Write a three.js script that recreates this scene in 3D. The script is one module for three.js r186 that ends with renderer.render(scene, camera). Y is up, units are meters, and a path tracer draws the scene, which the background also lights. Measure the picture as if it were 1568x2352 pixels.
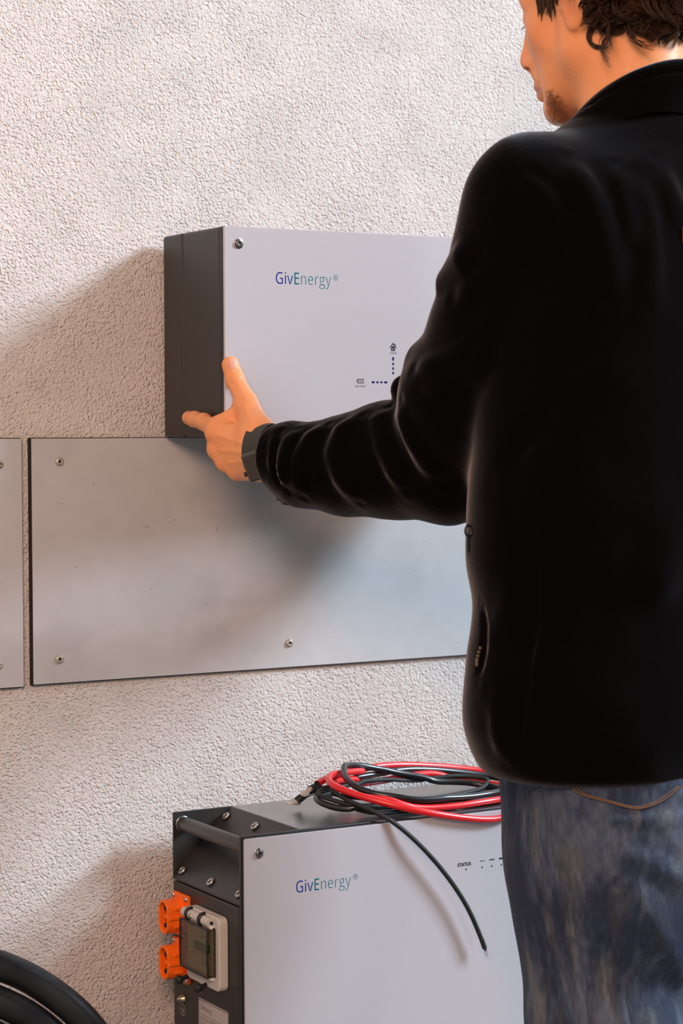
import * as THREE from 'three';
import { RoundedBoxGeometry } from 'three/addons/geometries/RoundedBoxGeometry.js';
import { mergeGeometries } from 'three/addons/utils/BufferGeometryUtils.js';
import { RectAreaLightUniformsLib } from 'three/addons/lights/RectAreaLightUniformsLib.js';

// ---------------------------------------------------------------- camera, sky, lights, exposure
const scene = new THREE.Scene();
const camera = new THREE.PerspectiveCamera(27.462, 1568 / 2352, 0.05, 60);
camera.position.set(-1.1303, 1.15, 2.4);
camera.rotation.set(-0.0412, -0.5295, -0.0032, 'YXZ');
camera.focus = 2.46;
camera.userData.fStop = 6.3;
const renderer = new THREE.WebGLRenderer({ antialias: true });
renderer.toneMapping = THREE.LinearToneMapping;
renderer.toneMappingExposure = 1.0;
renderer.shadowMap.enabled = true;
RectAreaLightUniformsLib.init();
scene.background = new THREE.Color(0.62, 0.72, 0.9);   // bright overcast sky, seen only through the window
scene.backgroundIntensity = 1.6;
const skyLight = new THREE.RectAreaLight(new THREE.Color(0.683, 0.855, 1.0), 100, 2.2, 1.9);   // daylight entering by the high window on the right
skyLight.name = 'window_daylight';
skyLight.position.set(6.44, 5.1, 4.3);
skyLight.lookAt(0.1, 1.15, 0.1);
scene.add(skyLight);
const warmLight = new THREE.RectAreaLight(new THREE.Color(1.0, 0.61, 0.42), 23.5, 1.1, 0.8);   // warm lamp behind the camera
warmLight.name = 'flood_lamp_glow';
warmLight.position.set(-1.75, 2.25, 2.75);
warmLight.lookAt(0.1, 1.1, 0.1);
scene.add(warmLight);

// ---------------------------------------------------------------- helpers
function rng(seed) { let s = seed >>> 0; return () => { s = (s + 0x6d2b79f5) >>> 0; let t = s; t = Math.imul(t ^ (t >>> 15), t | 1); t ^= t + Math.imul(t ^ (t >>> 7), t | 61); return ((t ^ (t >>> 14)) >>> 0) / 4294967296; }; }
const names = {};
function numbered(n) { const k = names[n] = (names[n] ?? -1) + 1; return k ? n + '_' + String(k).padStart(3, '0') : n; }
function thing(name, label, category, pos = [0, 0, 0]) {
  const g = new THREE.Group(); g.name = numbered(name); g.position.set(...pos); g.userData = { label, category }; scene.add(g); return g;
}
function part(name, geo, mat, parent, pos) {
  const m = new THREE.Mesh(geo, mat); m.name = name; m.castShadow = m.receiveShadow = true; if (pos) m.position.set(...pos); parent.add(m); return m;
}
function struct(name, geo, mat, pos) { const m = part(name, geo, mat, scene, pos); m.userData.kind = 'structure'; return m; }
function M(color, roughness = 0.6, extra = {}) { return new THREE.MeshPhysicalMaterial({ color: new THREE.Color().setRGB(...color), roughness, ...extra }); }
const box = (w, h, d, r = 0.001) => new RoundedBoxGeometry(w, h, d, 2, r);
const boxAt = (x0, x1, y0, y1, z0, z1, r = 0.001) => box(x1 - x0, y1 - y0, z1 - z0, r).translate((x0 + x1) / 2, (y0 + y1) / 2, (z0 + z1) / 2);
function roundRect(x0, x1, y0, y1, r) {
  const s = new THREE.Shape();
  s.moveTo(x0 + r, y0); s.lineTo(x1 - r, y0); s.absarc(x1 - r, y0 + r, r, -Math.PI / 2, 0); s.lineTo(x1, y1 - r); s.absarc(x1 - r, y1 - r, r, 0, Math.PI / 2);
  s.lineTo(x0 + r, y1); s.absarc(x0 + r, y1 - r, r, Math.PI / 2, Math.PI); s.lineTo(x0, y0 + r); s.absarc(x0 + r, y0 + r, r, Math.PI, 1.5 * Math.PI); return s;
}
// a plate with rounded corners and bevelled edges, front face towards +z; uv = metres
function slab(x0, x1, y0, y1, z0, z1, r = 0.003, b = 0.0008, hole) {
  const s = roundRect(x0 + b, x1 - b, y0 + b, y1 - b, Math.max(r - b, 0.0002)); if (hole) s.holes.push(hole);
  return new THREE.ExtrudeGeometry(s, { depth: z1 - z0 - 2 * b, bevelEnabled: true, bevelThickness: b, bevelSize: b, bevelSegments: 3, curveSegments: 6 }).translate(0, 0, z0 + b);
}
// the same plate standing on a left-hand face: its front looks towards -x; arguments are z, y and distance out of the face
function sideSlab(z0, z1, y0, y1, o0, o1, r, b, hole) { return slab(z0, z1, y0, y1, o0, o1, r, b, hole).applyMatrix4(new THREE.Matrix4().set(0, 0, -1, 0, 0, 1, 0, 0, 1, 0, 0, 0, 0, 0, 0, 1)); }
const lathe = (pts, seg = 28) => new THREE.LatheGeometry(pts.map(([r, h]) => new THREE.Vector2(r, h)), seg);
const facing = (geo, dir) => geo.applyQuaternion(new THREE.Quaternion().setFromUnitVectors(new THREE.Vector3(0, 1, 0), new THREE.Vector3(...dir).normalize()));
const curve = (pts, closed = false) => new THREE.CatmullRomCurve3(pts.map((p) => new THREE.Vector3(...p)), closed, 'centripetal');
const tube = (pts, r, seg = 60, rad = 10, closed = false) => new THREE.TubeGeometry(curve(pts, closed), seg, r, rad, closed);
function endBall(p, r) { return new THREE.SphereGeometry(r, 12, 8).translate(...p); }
function clean(geos) { return mergeGeometries(geos.map((g) => { const n = g.index ? g.toNonIndexed() : g; for (const k of Object.keys(n.attributes)) if (!['position', 'normal', 'uv'].includes(k)) n.deleteAttribute(k); return n; })); }

// ---------------------------------------------------------------- textures
function periodicNoise(seed, n) {           // value noise on an n x n lattice that repeats
  const r = rng(seed), v = new Float32Array(n * n).map(() => r());
  return (x, y) => {
    const xi = Math.floor(x), yi = Math.floor(y), fx = x - xi, fy = y - yi, a = fx * fx * (3 - 2 * fx), b = fy * fy * (3 - 2 * fy);
    const X = ((xi % n) + n) % n, Y = ((yi % n) + n) % n, X1 = (X + 1) % n, Y1 = (Y + 1) % n;
    return (v[Y * n + X] * (1 - a) + v[Y * n + X1] * a) * (1 - b) + (v[Y1 * n + X] * (1 - a) + v[Y1 * n + X1] * a) * b;
  };
}
function dataTex(size, f, { srgb = false, repeat = 1 } = {}) {
  const d = new Uint8Array(size * size * 4);
  for (let y = 0; y < size; y++) for (let x = 0; x < size; x++) { const c = f(x / size, y / size), i = (y * size + x) * 4, a = Array.isArray(c) ? c : [c, c, c]; for (let k = 0; k < 3; k++) d[i + k] = Math.max(0, Math.min(255, a[k] * 255)); d[i + 3] = 255; }
  const t = new THREE.DataTexture(d, size, size); t.wrapS = t.wrapT = THREE.RepeatWrapping; t.magFilter = THREE.LinearFilter; t.minFilter = THREE.LinearMipmapLinearFilter; t.generateMipmaps = true; if (srgb) t.colorSpace = THREE.SRGBColorSpace; t.repeat.set(repeat, repeat); t.needsUpdate = true; return t;
}
const sstep = (a, b, x) => { const t = Math.min(1, Math.max(0, (x - a) / (b - a))); return t * t * (3 - 2 * t); };
const n64 = periodicNoise(11, 64), n128 = periodicNoise(12, 128), n256 = periodicNoise(13, 256), n16 = periodicNoise(14, 16), n512 = periodicNoise(15, 512);

// roughcast stucco: mortar spatter of one to three millimetres thrown on and half rubbed down; one tile is 0.6 m
const stuccoBump = (() => {
  const N = 2048, h = new Float32Array(N * N), R = rng(404), px = N / 600;
  for (let i = 0; i < 115000; i++) {
    const cx = Math.floor(R() * N), cy = Math.floor(R() * N), big = R(), a = (1.05 + 1.75 * big * big) * px, b = a * (0.55 + 0.45 * R()), t = R() * 3.1416, c = Math.cos(t), s = Math.sin(t), H = (R() < 0.5 ? -1 : 1) * (0.3 + 0.5 * big) * (0.7 + 0.5 * n16(cx / N * 16, cy / N * 16)), r = Math.ceil(a);
    for (let y = -r; y <= r; y++) for (let x = -r; x <= r; x++) { const u = (x * c + y * s) / a, v = (y * c - x * s) / b, d = u * u + v * v; if (d < 1) h[((cy + y + N) % N) * N + (cx + x + N) % N] += H * (1 - d) * (1 - d); }
  }
  return dataTex(N, (u, v) => { const x = Math.floor(u * N), y = Math.floor(v * N); let q = 0; for (let j = -1; j <= 1; j++) for (let i = -1; i <= 1; i++) q += h[((y + j + N) % N) * N + (x + i + N) % N] / 9; return 0.06 + 0.86 * sstep(-1.5, 0.75, q) + 0.05 * n512(u * 512, v * 512); }, { repeat: 1 / 0.6 });
})();
const stuccoColor = dataTex(1024, (u, v) => {
  const g = 0.975 + 0.04 * (n256(u * 256, v * 256) - 0.5) + 0.05 * (n16(u * 16, v * 16) - 0.5), spot = sstep(0.93, 0.99, n128(u * 128 + 31, v * 128)) * 0.16;
  return [0.83 * g - spot * 0.4, 0.795 * g - spot * 0.6, 0.775 * g - spot * 0.85];
}, { srgb: true, repeat: 1 / 0.62 });
const stucco = new THREE.MeshStandardMaterial({ map: stuccoColor, bumpMap: stuccoBump, bumpScale: 0.0021, roughness: 0.93 });
const plaster = M([0.42, 0.39, 0.36], 0.9), concrete = new THREE.MeshStandardMaterial({ roughness: 0.8, map: dataTex(512, (u, v) => { const g = 0.42 + 0.16 * (n64(u * 64, v * 64) - 0.5) + 0.1 * (n256(u * 256, v * 256) - 0.5); return [g, g * 0.97, g * 0.93]; }, { srgb: true, repeat: 0.8 }) });

// ---------------------------------------------------------------- the room
function wallGeo(x0, x1, y0, y1, z0, z1) {      // box whose uv run in metres
  const g = new THREE.BoxGeometry(x1 - x0, y1 - y0, z1 - z0).translate((x0 + x1) / 2, (y0 + y1) / 2, (z0 + z1) / 2), p = g.attributes.position, n = g.attributes.normal, uv = g.attributes.uv;
  for (let i = 0; i < p.count; i++) { const ax = Math.abs(n.getX(i)) > 0.5, ay = Math.abs(n.getY(i)) > 0.5; uv.setXY(i, ax ? p.getZ(i) : p.getX(i), ay ? p.getZ(i) : p.getY(i)); }
  return g;
}
struct('wall_back', wallGeo(-3.2, 6.7, -0.1, 6.7, -0.2, 0), stucco);
struct('floor', wallGeo(-3.2, 6.7, -0.1, 0, 0, 7), concrete);
struct('ceiling', wallGeo(-3.2, 6.7, 6.6, 6.7, 0, 7), plaster);
struct('wall_left', wallGeo(-3.2, -3, -0.1, 6.7, 0, 7), plaster);
struct('wall_front', wallGeo(-3.2, 6.7, -0.1, 6.7, 7, 7.2), plaster);
const WZ0 = 3.2, WZ1 = 5.4, WY0 = 4.15, WY1 = 6.05;
const rightWall = new THREE.Group(); rightWall.name = 'wall_right'; rightWall.userData.kind = 'structure'; scene.add(rightWall);
[[-0.1, WY0, 0, 7], [WY1, 6.7, 0, 7], [WY0, WY1, 0, WZ0], [WY0, WY1, WZ1, 7]].forEach(([a, b, c, d]) => part('wall_section', wallGeo(6.5, 6.7, a, b, c, d), plaster, rightWall));
const windowPaint = M([0.7, 0.7, 0.7], 0.4), win = new THREE.Group(); win.name = 'window_1'; win.userData.kind = 'structure'; scene.add(win);
for (const [a, b, c, d] of [[WY0, WY0 + 0.05, WZ0, WZ1], [WY1 - 0.05, WY1, WZ0, WZ1], [WY0 + 0.05, WY1 - 0.05, WZ0, WZ0 + 0.05], [WY0 + 0.05, WY1 - 0.05, WZ1 - 0.05, WZ1]]) part('window_frame', boxAt(6.56, 6.62, a, b, c, d, 0.004), windowPaint, win);
part('window_pane', boxAt(6.585, 6.591, WY0 + 0.05, WY1 - 0.05, WZ0 + 0.05, WZ1 - 0.05, 0.001), new THREE.MeshPhysicalMaterial({ color: 0xffffff, transmission: 1, roughness: 0, thickness: 0 }), win);
{
  const f = thing('flood_lamp', 'wide warm flood lamp on a black pole behind the camera', 'lamp');
  const dark = M([0.03, 0.03, 0.03], 0.5), head = new THREE.Group();
  head.name = 'lamp_head'; head.position.copy(warmLight.position); head.quaternion.copy(warmLight.quaternion); head.rotateY(Math.PI); f.add(head);
  part('lamp_housing', boxAt(-0.58, 0.58, -0.43, 0.43, -0.12, -0.03, 0.01), dark, head);
  part('diffuser', new THREE.PlaneGeometry(1.1, 0.8).translate(0, 0, -0.02), new THREE.MeshStandardMaterial({ color: 0x888888, emissive: new THREE.Color(1, 0.66, 0.42), emissiveIntensity: 1.2 }), head);
  part('pole', new THREE.CylinderGeometry(0.018, 0.018, 2.1, 12).translate(-1.79, 1.06, 2.86), dark, f);
  part('foot', new THREE.CylinderGeometry(0.22, 0.24, 0.03, 24).translate(-1.79, 0.015, 2.86), dark, f);
}

// ---------------------------------------------------------------- wall boards
const boardFace = new THREE.MeshPhysicalMaterial({ roughness: 0.34, map: dataTex(1024, (u, v) => {      // white laminate with smears and scuffs, tile 1 m
  const streak = sstep(0.62, 0.95, n64(u * 14, v * 64)) * sstep(0.45, 0.8, n16(u * 9 + 3, v * 13)), dirt = sstep(0.55, 0.95, n16(u * 16, v * 16)) * 0.03, speck = sstep(0.965, 0.99, n128(u * 128, v * 128)) * 0.12;
  const g = 0.755 + 0.02 * (n64(u * 64, v * 64) - 0.5) - dirt - streak * 0.02 - speck;
  return [g, g * 0.985 - speck * 0.05, g * 0.99 - speck * 0.1];
}, { srgb: true }) });
const boardCore = M([0.012, 0.007, 0.004], 0.8), steel = M([0.55, 0.52, 0.48], 0.28, { metalness: 1 }), dullZinc = M([0.5, 0.45, 0.38], 0.42, { metalness: 0.5 }), brassy = M([0.5, 0.42, 0.28], 0.3, { metalness: 1 }), blackHole = M([0.006, 0.006, 0.006], 0.7), chrome = M([0.8, 0.78, 0.76], 0.2, { metalness: 1 }), darkSteel = M([0.2, 0.18, 0.17], 0.25, { metalness: 0.8 });
function panHead(parent, name, mat, pos, dir, r, h, hex = 6) {
  const s = part(name, facing(lathe([[0.0001, h * 0.75], [r * 0.34, h * 0.75], [r * 0.42, h], [r * 0.66, h * 0.95], [r * 0.88, h * 0.66], [r, h * 0.2], [r, 0], [0.0001, 0]]), dir), mat, parent, pos);
  const deep = parent.parent !== scene, k = part('socket', facing(new THREE.CylinderGeometry(r * 0.36, r * 0.3, h * 0.1, hex).translate(0, h * 0.78, 0), dir), blackHole, deep ? parent : s);
  if (deep) k.position.set(...pos);
  return s;
}
function board(name, label, x0, x1, y0, y1, screws) {
  const t = thing(name, label, 'wall panel');
  part('board_core', slab(x0 - 0.0028, x1 + 0.0006, y0 - 0.0012, y1 + 0.001, 0.0008, 0.0055, 0.0015, 0.0004), boardCore, t);
  part('face_sheet', slab(x0, x1, y0, y1, 0.0054, 0.007, 0.001, 0.0003), boardFace, t);
  for (const [x, y, m] of screws) panHead(t, 'screw', m ? brassy : dullZinc, [x, y, 0.0068], [0, 0, 1], 0.0056, 0.0034);
}
board('wall_panel', 'wide white wall board under the upper cabinet, fixed with three visible screws', -0.1665, 0.66, 0.8345, 1.1353, [[-0.1305, 1.1071], [-0.1328, 0.8639], [0.1903, 0.866], [0.5, 0.866], [0.5, 1.1071]]);
board('wall_panel', 'narrow visible strip of white board at the left edge with a brass screw', -0.93, -0.1795, 0.833, 1.1353, [[-0.209, 1.1044, 1], [-0.2122, 0.8612], [-0.89, 1.105], [-0.89, 0.862]]);

// ---------------------------------------------------------------- printed fronts
const thinText = (c, s, x, y, px, sx, color, erase, back) => {      // Droid Sans set narrow and thinned to a light weight
  c.save(); c.translate(x, y); c.scale(sx, 1); c.font = px + 'px sans-serif'; c.textBaseline = 'alphabetic'; c.fillStyle = color; c.fillText(s, 0, 0); const w = c.measureText(s).width;
  if (erase) { c.strokeStyle = back; c.lineWidth = erase; c.lineJoin = 'round'; c.strokeText(s, 0, 0); } c.restore(); return w * sx;
};
const WHITE = '#b9b4b9', BLUE = '#0a1a78', TEAL = '#0a5f66';
function logo(c, x, y, width, k) {           // x, y: start of the baseline in canvas pixels; k: pixels per metre
  const px = 0.0195 * k, sx = width / (c.font = px + 'px sans-serif', c.measureText('GivEnergy').width);
  let at = x; at += thinText(c, 'Giv', at, y, px, sx, BLUE, px * 0.010, WHITE); at += thinText(c, 'E', at, y, px, sx, TEAL, 0, WHITE); thinText(c, 'nergy', at, y, px, sx, TEAL, px * 0.03, WHITE);
  return px;
}
function registered(c, x, y, r) {
  c.strokeStyle = TEAL; c.lineWidth = r * 0.17; c.beginPath(); c.arc(x, y, r, 0, 7); c.stroke(); c.fillStyle = TEAL; c.font = 'bold ' + r * 1.25 + 'px sans-serif'; c.textAlign = 'center'; c.textBaseline = 'middle'; c.fillText('R', x, y + r * 0.06); c.textAlign = 'left'; c.textBaseline = 'alphabetic';
}
function frontPrint(w, h, W, H, draw) {      // canvas whose pixels follow metres from the lower left corner
  const cv = document.createElement('canvas'); cv.width = W; cv.height = H; const c = cv.getContext('2d'), k = W / w; c.fillStyle = WHITE; c.fillRect(0, 0, W, H);
  draw(c, k, (x) => x * k, (y) => H - y * k);
  const t = new THREE.CanvasTexture(cv); t.colorSpace = THREE.SRGBColorSpace; t.repeat.set(1 / w, 1 / h); t.wrapS = t.wrapT = THREE.ClampToEdgeWrapping; return t;
}
const glassFront = (map) => new THREE.MeshPhysicalMaterial({ map, roughness: 0.16, clearcoat: 0.6, clearcoatRoughness: 0.06 });

// ---------------------------------------------------------------- upper cabinet: the inverter
{
  const X1 = 0.466, Y0 = 1.1365, Y1 = 1.3854, H = Y1 - Y0, t = thing('inverter', 'slim white-fronted inverter with dark grey sides that the man holds against the wall', 'inverter', [0.008, Y0, -0.017]); t.scale.setScalar(1.0071);
  const grey = M([0.027, 0.022, 0.020], 0.42), greyDark = M([0.02, 0.018, 0.017], 0.5);
  part('mounting_bracket', boxAt(0.08, X1 - 0.08, 0.05, H - 0.05, 0.0172, 0.0335, 0.002), steel, t);
  part('rear_casing', slab(0, X1, 0, H, 0.0313, 0.0858, 0.004, 0.0035), grey, t);
  part('gasket', slab(0.007, X1 - 0.007, 0.007, H - 0.007, 0.085, 0.0895, 0.004, 0.0004), blackHole, t);
  part('front_casing', slab(0, X1, 0, H, 0.0885, 0.1838, 0.005, 0.0016), grey, t);
  part('front_trim', slab(0.0002, X1 - 0.0002, 0.0002, H - 0.0002, 0.1836, 0.1938, 0.004, 0.0012), greyDark, t);
  const print = frontPrint(X1, H, 2048, 1094, (c, k, X, Y) => {
    logo(c, X(0.068), Y(0.1828), 0.0775 * k, k); registered(c, X(0.1515), Y(0.1925), 0.0031 * k);
    const ink = '#1c1a20', navy = '#141052', nx = 0.233, ny = 0.0664;
    c.strokeStyle = '#a9a2b2'; c.lineWidth = 0.0005 * k; c.beginPath(); c.arc(X(nx), Y(ny), 0.005 * k, 0, 7); c.stroke();
    c.fillStyle = navy;
    const dash = (x, y, w, h) => c.fillRect(X(x - w / 2), Y(y + h / 2), w * k, h * k), tri = (x, y, dx, dy) => { c.beginPath(); c.moveTo(X(x + dx), Y(y + dy)); c.lineTo(X(x - dy * 0.75), Y(y + dx * 0.75)); c.lineTo(X(x + dy * 0.75), Y(y - dx * 0.75)); c.fill(); };
    for (const s of [-1, 1]) { for (let i = 0; i < 4; i++) dash(nx + s * (0.0115 + i * 0.0056), ny, 0.0032, 0.0021); tri(nx + s * 0.0105, ny, -s * 0.0026, 0); tri(nx + s * 0.0288, ny, s * 0.0026, 0); }
    for (let i = 0; i < 4; i++) { dash(nx, ny + 0.0115 + i * 0.0056, 0.0021, 0.0032); } tri(nx, ny + 0.0292, 0, 0.0026);
    c.fillStyle = ink; c.textAlign = 'center'; c.font = 0.0038 * k + 'px sans-serif'; c.fillText('LOAD', X(nx), Y(ny + 0.0350)); c.fillText('BATTERY', X(0.186), Y(ny - 0.0065)); c.fillText('GRID', X(0.28), Y(ny - 0.0065)); c.textAlign = 'left';
    const bx = 0.182, by = ny - 0.001; c.lineWidth = 0.0007 * k; c.strokeStyle = ink; c.strokeRect(X(bx), Y(by + 0.0046), 0.0085 * k, 0.0046 * k); for (const i of [1, 2, 3]) c.fillRect(X(bx + i * 0.00212) - 0.0003 * k, Y(by + 0.0046), 0.0006 * k, 0.0046 * k); c.fillRect(X(bx - 0.0012), Y(by + 0.0034), 0.0011 * k, 0.0021 * k);
    const hx = nx, hy = ny + 0.0388; c.beginPath(); for (const [a, b] of [[-0.0046, 0.0035], [0, 0.0092], [0.0046, 0.0035]]) c.lineTo(X(hx + a), Y(hy + b)); c.lineWidth = 0.0012 * k; c.stroke();
    c.fillRect(X(hx + 0.0026), Y(hy + 0.0088), 0.0011 * k, 0.0024 * k); c.beginPath(); for (const [a, b] of [[-0.0028, 0], [-0.0028, 0.0034], [0, 0.0066], [0.0028, 0.0034], [0.0028, 0]]) c.lineTo(X(hx + a), Y(hy + b)); c.fill();
    c.fillStyle = WHITE; c.beginPath(); c.arc(X(hx), Y(hy + 0.0022), 0.0013 * k, 0, 7); c.fill(); c.fillStyle = ink; c.fillRect(X(hx - 0.0005), Y(hy + 0.0028), 0.001 * k, 0.0012 * k);
    c.strokeStyle = '#bdb8c2'; c.lineWidth = 0.0003 * k; for (const [a, b, d, e] of [[0.0595, 0.232, 0.058, 0.228], [0.0605, 0.2335, 0.0595, 0.2285], [0.0565, 0.231, 0.056, 0.2285], [0.1575, 0.1265, 0.1573, 0.122], [0.283, 0.237, 0.2845, 0.234]]) { c.beginPath(); c.moveTo(X(a), Y(b)); c.lineTo(X(d), Y(e)); c.stroke(); }
  });
  const glass = part('front_panel', slab(0.0006, X1 - 0.0006, 0.0004, H - 0.0004, 0.1936, 0.1976, 0.0025, 0.0006), glassFront(print), t);
  for (const [x, y] of [[0.0192, 0.2284], [X1 - 0.0192, 0.2284]]) { part('washer', facing(lathe([[0.0038, 0], [0.0064, 0], [0.0062, 0.0008], [0.0038, 0.001]]), [0, 0, 1]), chrome, t, [x, y, 0.1975]); panHead(t, 'screw', darkSteel, [x, y, 0.1978], [0, 0, 1], 0.0052, 0.0032); }
}

// ---------------------------------------------------------------- lower cabinet: the battery
{
  const X1 = 0.5, YS = 0.5835, YT = 0.6683, ZB = 0.048, ZF = 0.231, t = thing('battery', 'tall white-fronted battery cabinet on the floor with orange sockets on its dark side', 'battery');
  const black = M([0.022, 0.02, 0.02], 0.4), blackTop = M([0.028, 0.026, 0.027], 0.36), topLacquer = M([0.035, 0.034, 0.036], 0.3, { clearcoat: 1, clearcoatRoughness: 0.22 });
  part('lower_casing', boxAt(0, X1, 0.02, YS - 0.0008, ZB, ZF - 0.004, 0.003), black, t);
  for (const x of [0.05, X1 - 0.05]) for (const z of [0.08, 0.19]) part('foot', new THREE.CylinderGeometry(0.018, 0.02, 0.022, 16).translate(x, 0.011, z), blackHole, t);
  part('upper_casing', boxAt(0.0815, X1, YS + 0.0008, YT, ZB + 0.0005, ZF - 0.003, 0.0012), topLacquer, t);
  part('rear_plate', boxAt(0, 0.0835, YS + 0.0012, YT, ZB, ZB + 0.0022, 0.0008), black, t);
  // sloping floor of the corner recess
  const tri = new THREE.Shape(); tri.moveTo(0.0004, YS + 0.0012); tri.lineTo(0.083, YS + 0.0012); tri.lineTo(0.083, YT - 0.0004); tri.lineTo(0.0804, YT - 0.0004); tri.lineTo(0.0004, YS + 0.0036);
  part('recess_plate', new THREE.ExtrudeGeometry(tri, { depth: ZF - 0.004 - ZB - 0.0022, bevelEnabled: false }).translate(0, 0, ZB + 0.0022), blackTop, t);
  part('front_frame', boxAt(0, X1, 0.022, YT, ZF - 0.004, ZF + 0.0006, 0.0012), black, t);
  part('front_trim', boxAt(0.0012, X1 - 0.0012, 0.023, YT - 0.0014, ZF + 0.0004, 0.2382, 0.001), blackHole, t);
  const bar = part('handle', facing(lathe([[0.0001, 0], [0.0094, 0], [0.0094, ZF - ZB - 0.006], [0.0001, ZF - ZB - 0.006]], 32), [0, 0, 1]), M([0.045, 0.042, 0.04], 0.38), t, [0.0135, 0.6525, ZB + 0.002]);
  part('collar', facing(lathe([[0.0094, 0], [0.0102, 0], [0.0100, 0.0008], [0.0094, 0.001]], 32), [0, 0, 1]), steel, bar);
  const nrm = [-0.715, 0.699, 0];
  for (const y of [0, 1]) for (const z of [0.0605, 0.138, 0.2135]) {
    const nut = part('rivet_nut', facing(lathe([[0.0026, 0.0006], [0.0026, 0.0026], [0.0034, 0.0034], [0.0052, 0.0031], [0.0061, 0.0022], [0.0063, 0], [0.0026, 0]], 8), nrm), steel, t, y ? [0.0692, 0.6575, z] : [0.0081, 0.5955, z]);
    part('hole', facing(new THREE.CylinderGeometry(0.0026, 0.0026, 0.0006, 14).translate(0, 0.0006, 0), nrm), blackHole, nut);
  }
  const print = frontPrint(X1, YT, 1536, 2048, (c, k, X, Y) => {
    logo(c, X(0.068), Y(0.5955), 0.077 * k, k); registered(c, X(0.1512), Y(0.6056), 0.0031 * k);
    c.fillStyle = '#15121a'; c.font = 'bold ' + 0.0058 * k + 'px sans-serif'; c.fillText('STATUS', X(0.2985), Y(0.6015), 0.0262 * k); c.lineWidth = 0.0004 * k; c.strokeStyle = c.fillStyle; c.strokeText('STATUS', X(0.2985), Y(0.6015), 0.0262 * k);
    for (let i = 0; i < 6; i++) c.fillRect(X(0.332 + i * 0.0146), Y(0.6047 + 0.0005 + i * 0.00035), 0.0076 * k, (0.0008 + i * 0.0007) * k);
  });
  print.repeat.set(1 / X1, 1 / (X1 * 2048 / 1536));
  part('front_panel', slab(0.0003, X1 - 0.0003, 0.022, 0.6663, 0.238, 0.241, 0.0025, 0.0006), glassFront(print), t);
  for (const x of [0.3115, 0.3357, 0.3502, 0.3648, 0.3794]) part('indicator', facing(lathe([[0.0001, 0.0005], [0.0008, 0.0005], [0.0011, 0.0003], [0.0012, 0]], 12), [0, 0, 1]), blackHole, t, [x, 0.5967, 0.2409]);
  for (const x of [0.0195, X1 - 0.0195]) { part('washer', facing(lathe([[0.0038, 0], [0.0064, 0], [0.0062, 0.0008], [0.0038, 0.001]]), [0, 0, 1]), chrome, t, [x, 0.648, 0.2409]); panHead(t, 'screw', darkSteel, [x, 0.648, 0.2412], [0, 0, 1], 0.0052, 0.0032); }
  // orange sockets
  const orange = M([1.0, 0.155, 0.006], 0.42);
  function oval(z0, z1, y0, y1) { return roundRect(z0, z1, y0, y1, (z1 - z0) / 2 - 0.0001); }
  for (const [y0, y1, lab] of [[0.5185, 0.5715, 'upper orange socket'], [0.4615, 0.5145, 'lower orange socket']]) {
    const s = part('socket_flange', sideSlab(0.0545, 0.0985, y0, y1, 0, 0.0048, 0.004, 0.0008), orange, t), zc = 0.0765, b0 = y0 + 0.0055, b1 = y1 - 0.0055; s.userData.label = lab;
    part('socket_shell', sideSlab(zc - 0.0135, zc + 0.0135, b0, b1, 0.004, 0.0275, 0.0133, 0.0008, oval(zc - 0.011, zc + 0.011, b0 + 0.0025, b1 - 0.0025)), orange, s);
    part('socket_floor', sideSlab(zc - 0.0118, zc + 0.0118, b0 + 0.002, b1 - 0.002, 0.0045, 0.010, 0.0115, 0.0005), orange, s);
    for (const d of [0.0105, 0.0315]) part('contact', facing(lathe([[0.0001, 0.012], [0.0022, 0.0115], [0.0034, 0.0085], [0.0036, 0]], 16), [-1, 0, 0]), blackHole, s, [-0.0138, b0 + d, zc]);
    part('key_rib', boxAt(-0.0262, -0.01, (b0 + b1) / 2 - 0.0022, (b0 + b1) / 2 + 0.0022, zc + 0.0125, zc + 0.0158, 0.0008), orange, s); part('key_rib', boxAt(-0.024, -0.01, (b0 + b1) / 2 - 0.003, (b0 + b1) / 2 + 0.003, zc - 0.004, zc + 0.002, 0.0008), orange, s);
    for (const d of [0.01, 0.032]) part('side_rib', boxAt(-0.0185, -0.006, b0 + d - 0.0018, b0 + d + 0.0018, zc + 0.0125, zc + 0.0155, 0.0008), orange, s);
    for (const z of [0.0592, 0.0938]) for (const y of [y0 + 0.0045, y1 - 0.0045]) panHead(s, 'screw', steel, [-0.0046, y, z], [-1, 0, 0], 0.0034, 0.0022);
  }
  // circuit breaker enclosure with a smoked lid
  const ivory = M([0.56, 0.5, 0.45], 0.45), smoked = new THREE.MeshPhysicalMaterial({ color: new THREE.Color().setRGB(0.62, 0.58, 0.5), transmission: 1, thickness: 0, roughness: 0.03 }), rubber = M([0.012, 0.012, 0.012], 0.5);
  const E = part('breaker_frame', sideSlab(0.111, 0.1995, 0.4765, 0.5655, 0, 0.0125, 0.008, 0.0018, roundRect(0.121, 0.1875, 0.487, 0.555, 0.003)), ivory, t);
  part('breaker_body', boxAt(-0.017, -0.001, 0.488, 0.554, 0.122, 0.1865, 0.0015), M([0.72, 0.7, 0.64], 0.5), E);
  part('breaker_toggle', boxAt(-0.0215, -0.0165, 0.5215, 0.531, 0.148, 0.184, 0.0012), M([0.012, 0.24, 0.11], 0.4), E);
  part('breaker_mark', boxAt(-0.0173, -0.0169, 0.5045, 0.5155, 0.163, 0.1638, 0.0001), rubber, E); part('breaker_mark', boxAt(-0.0173, -0.0169, 0.5045, 0.5052, 0.163, 0.177, 0.0001), rubber, E); part('breaker_mark', boxAt(-0.0173, -0.0169, 0.534, 0.552, 0.163, 0.1638, 0.0001), rubber, E);
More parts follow.
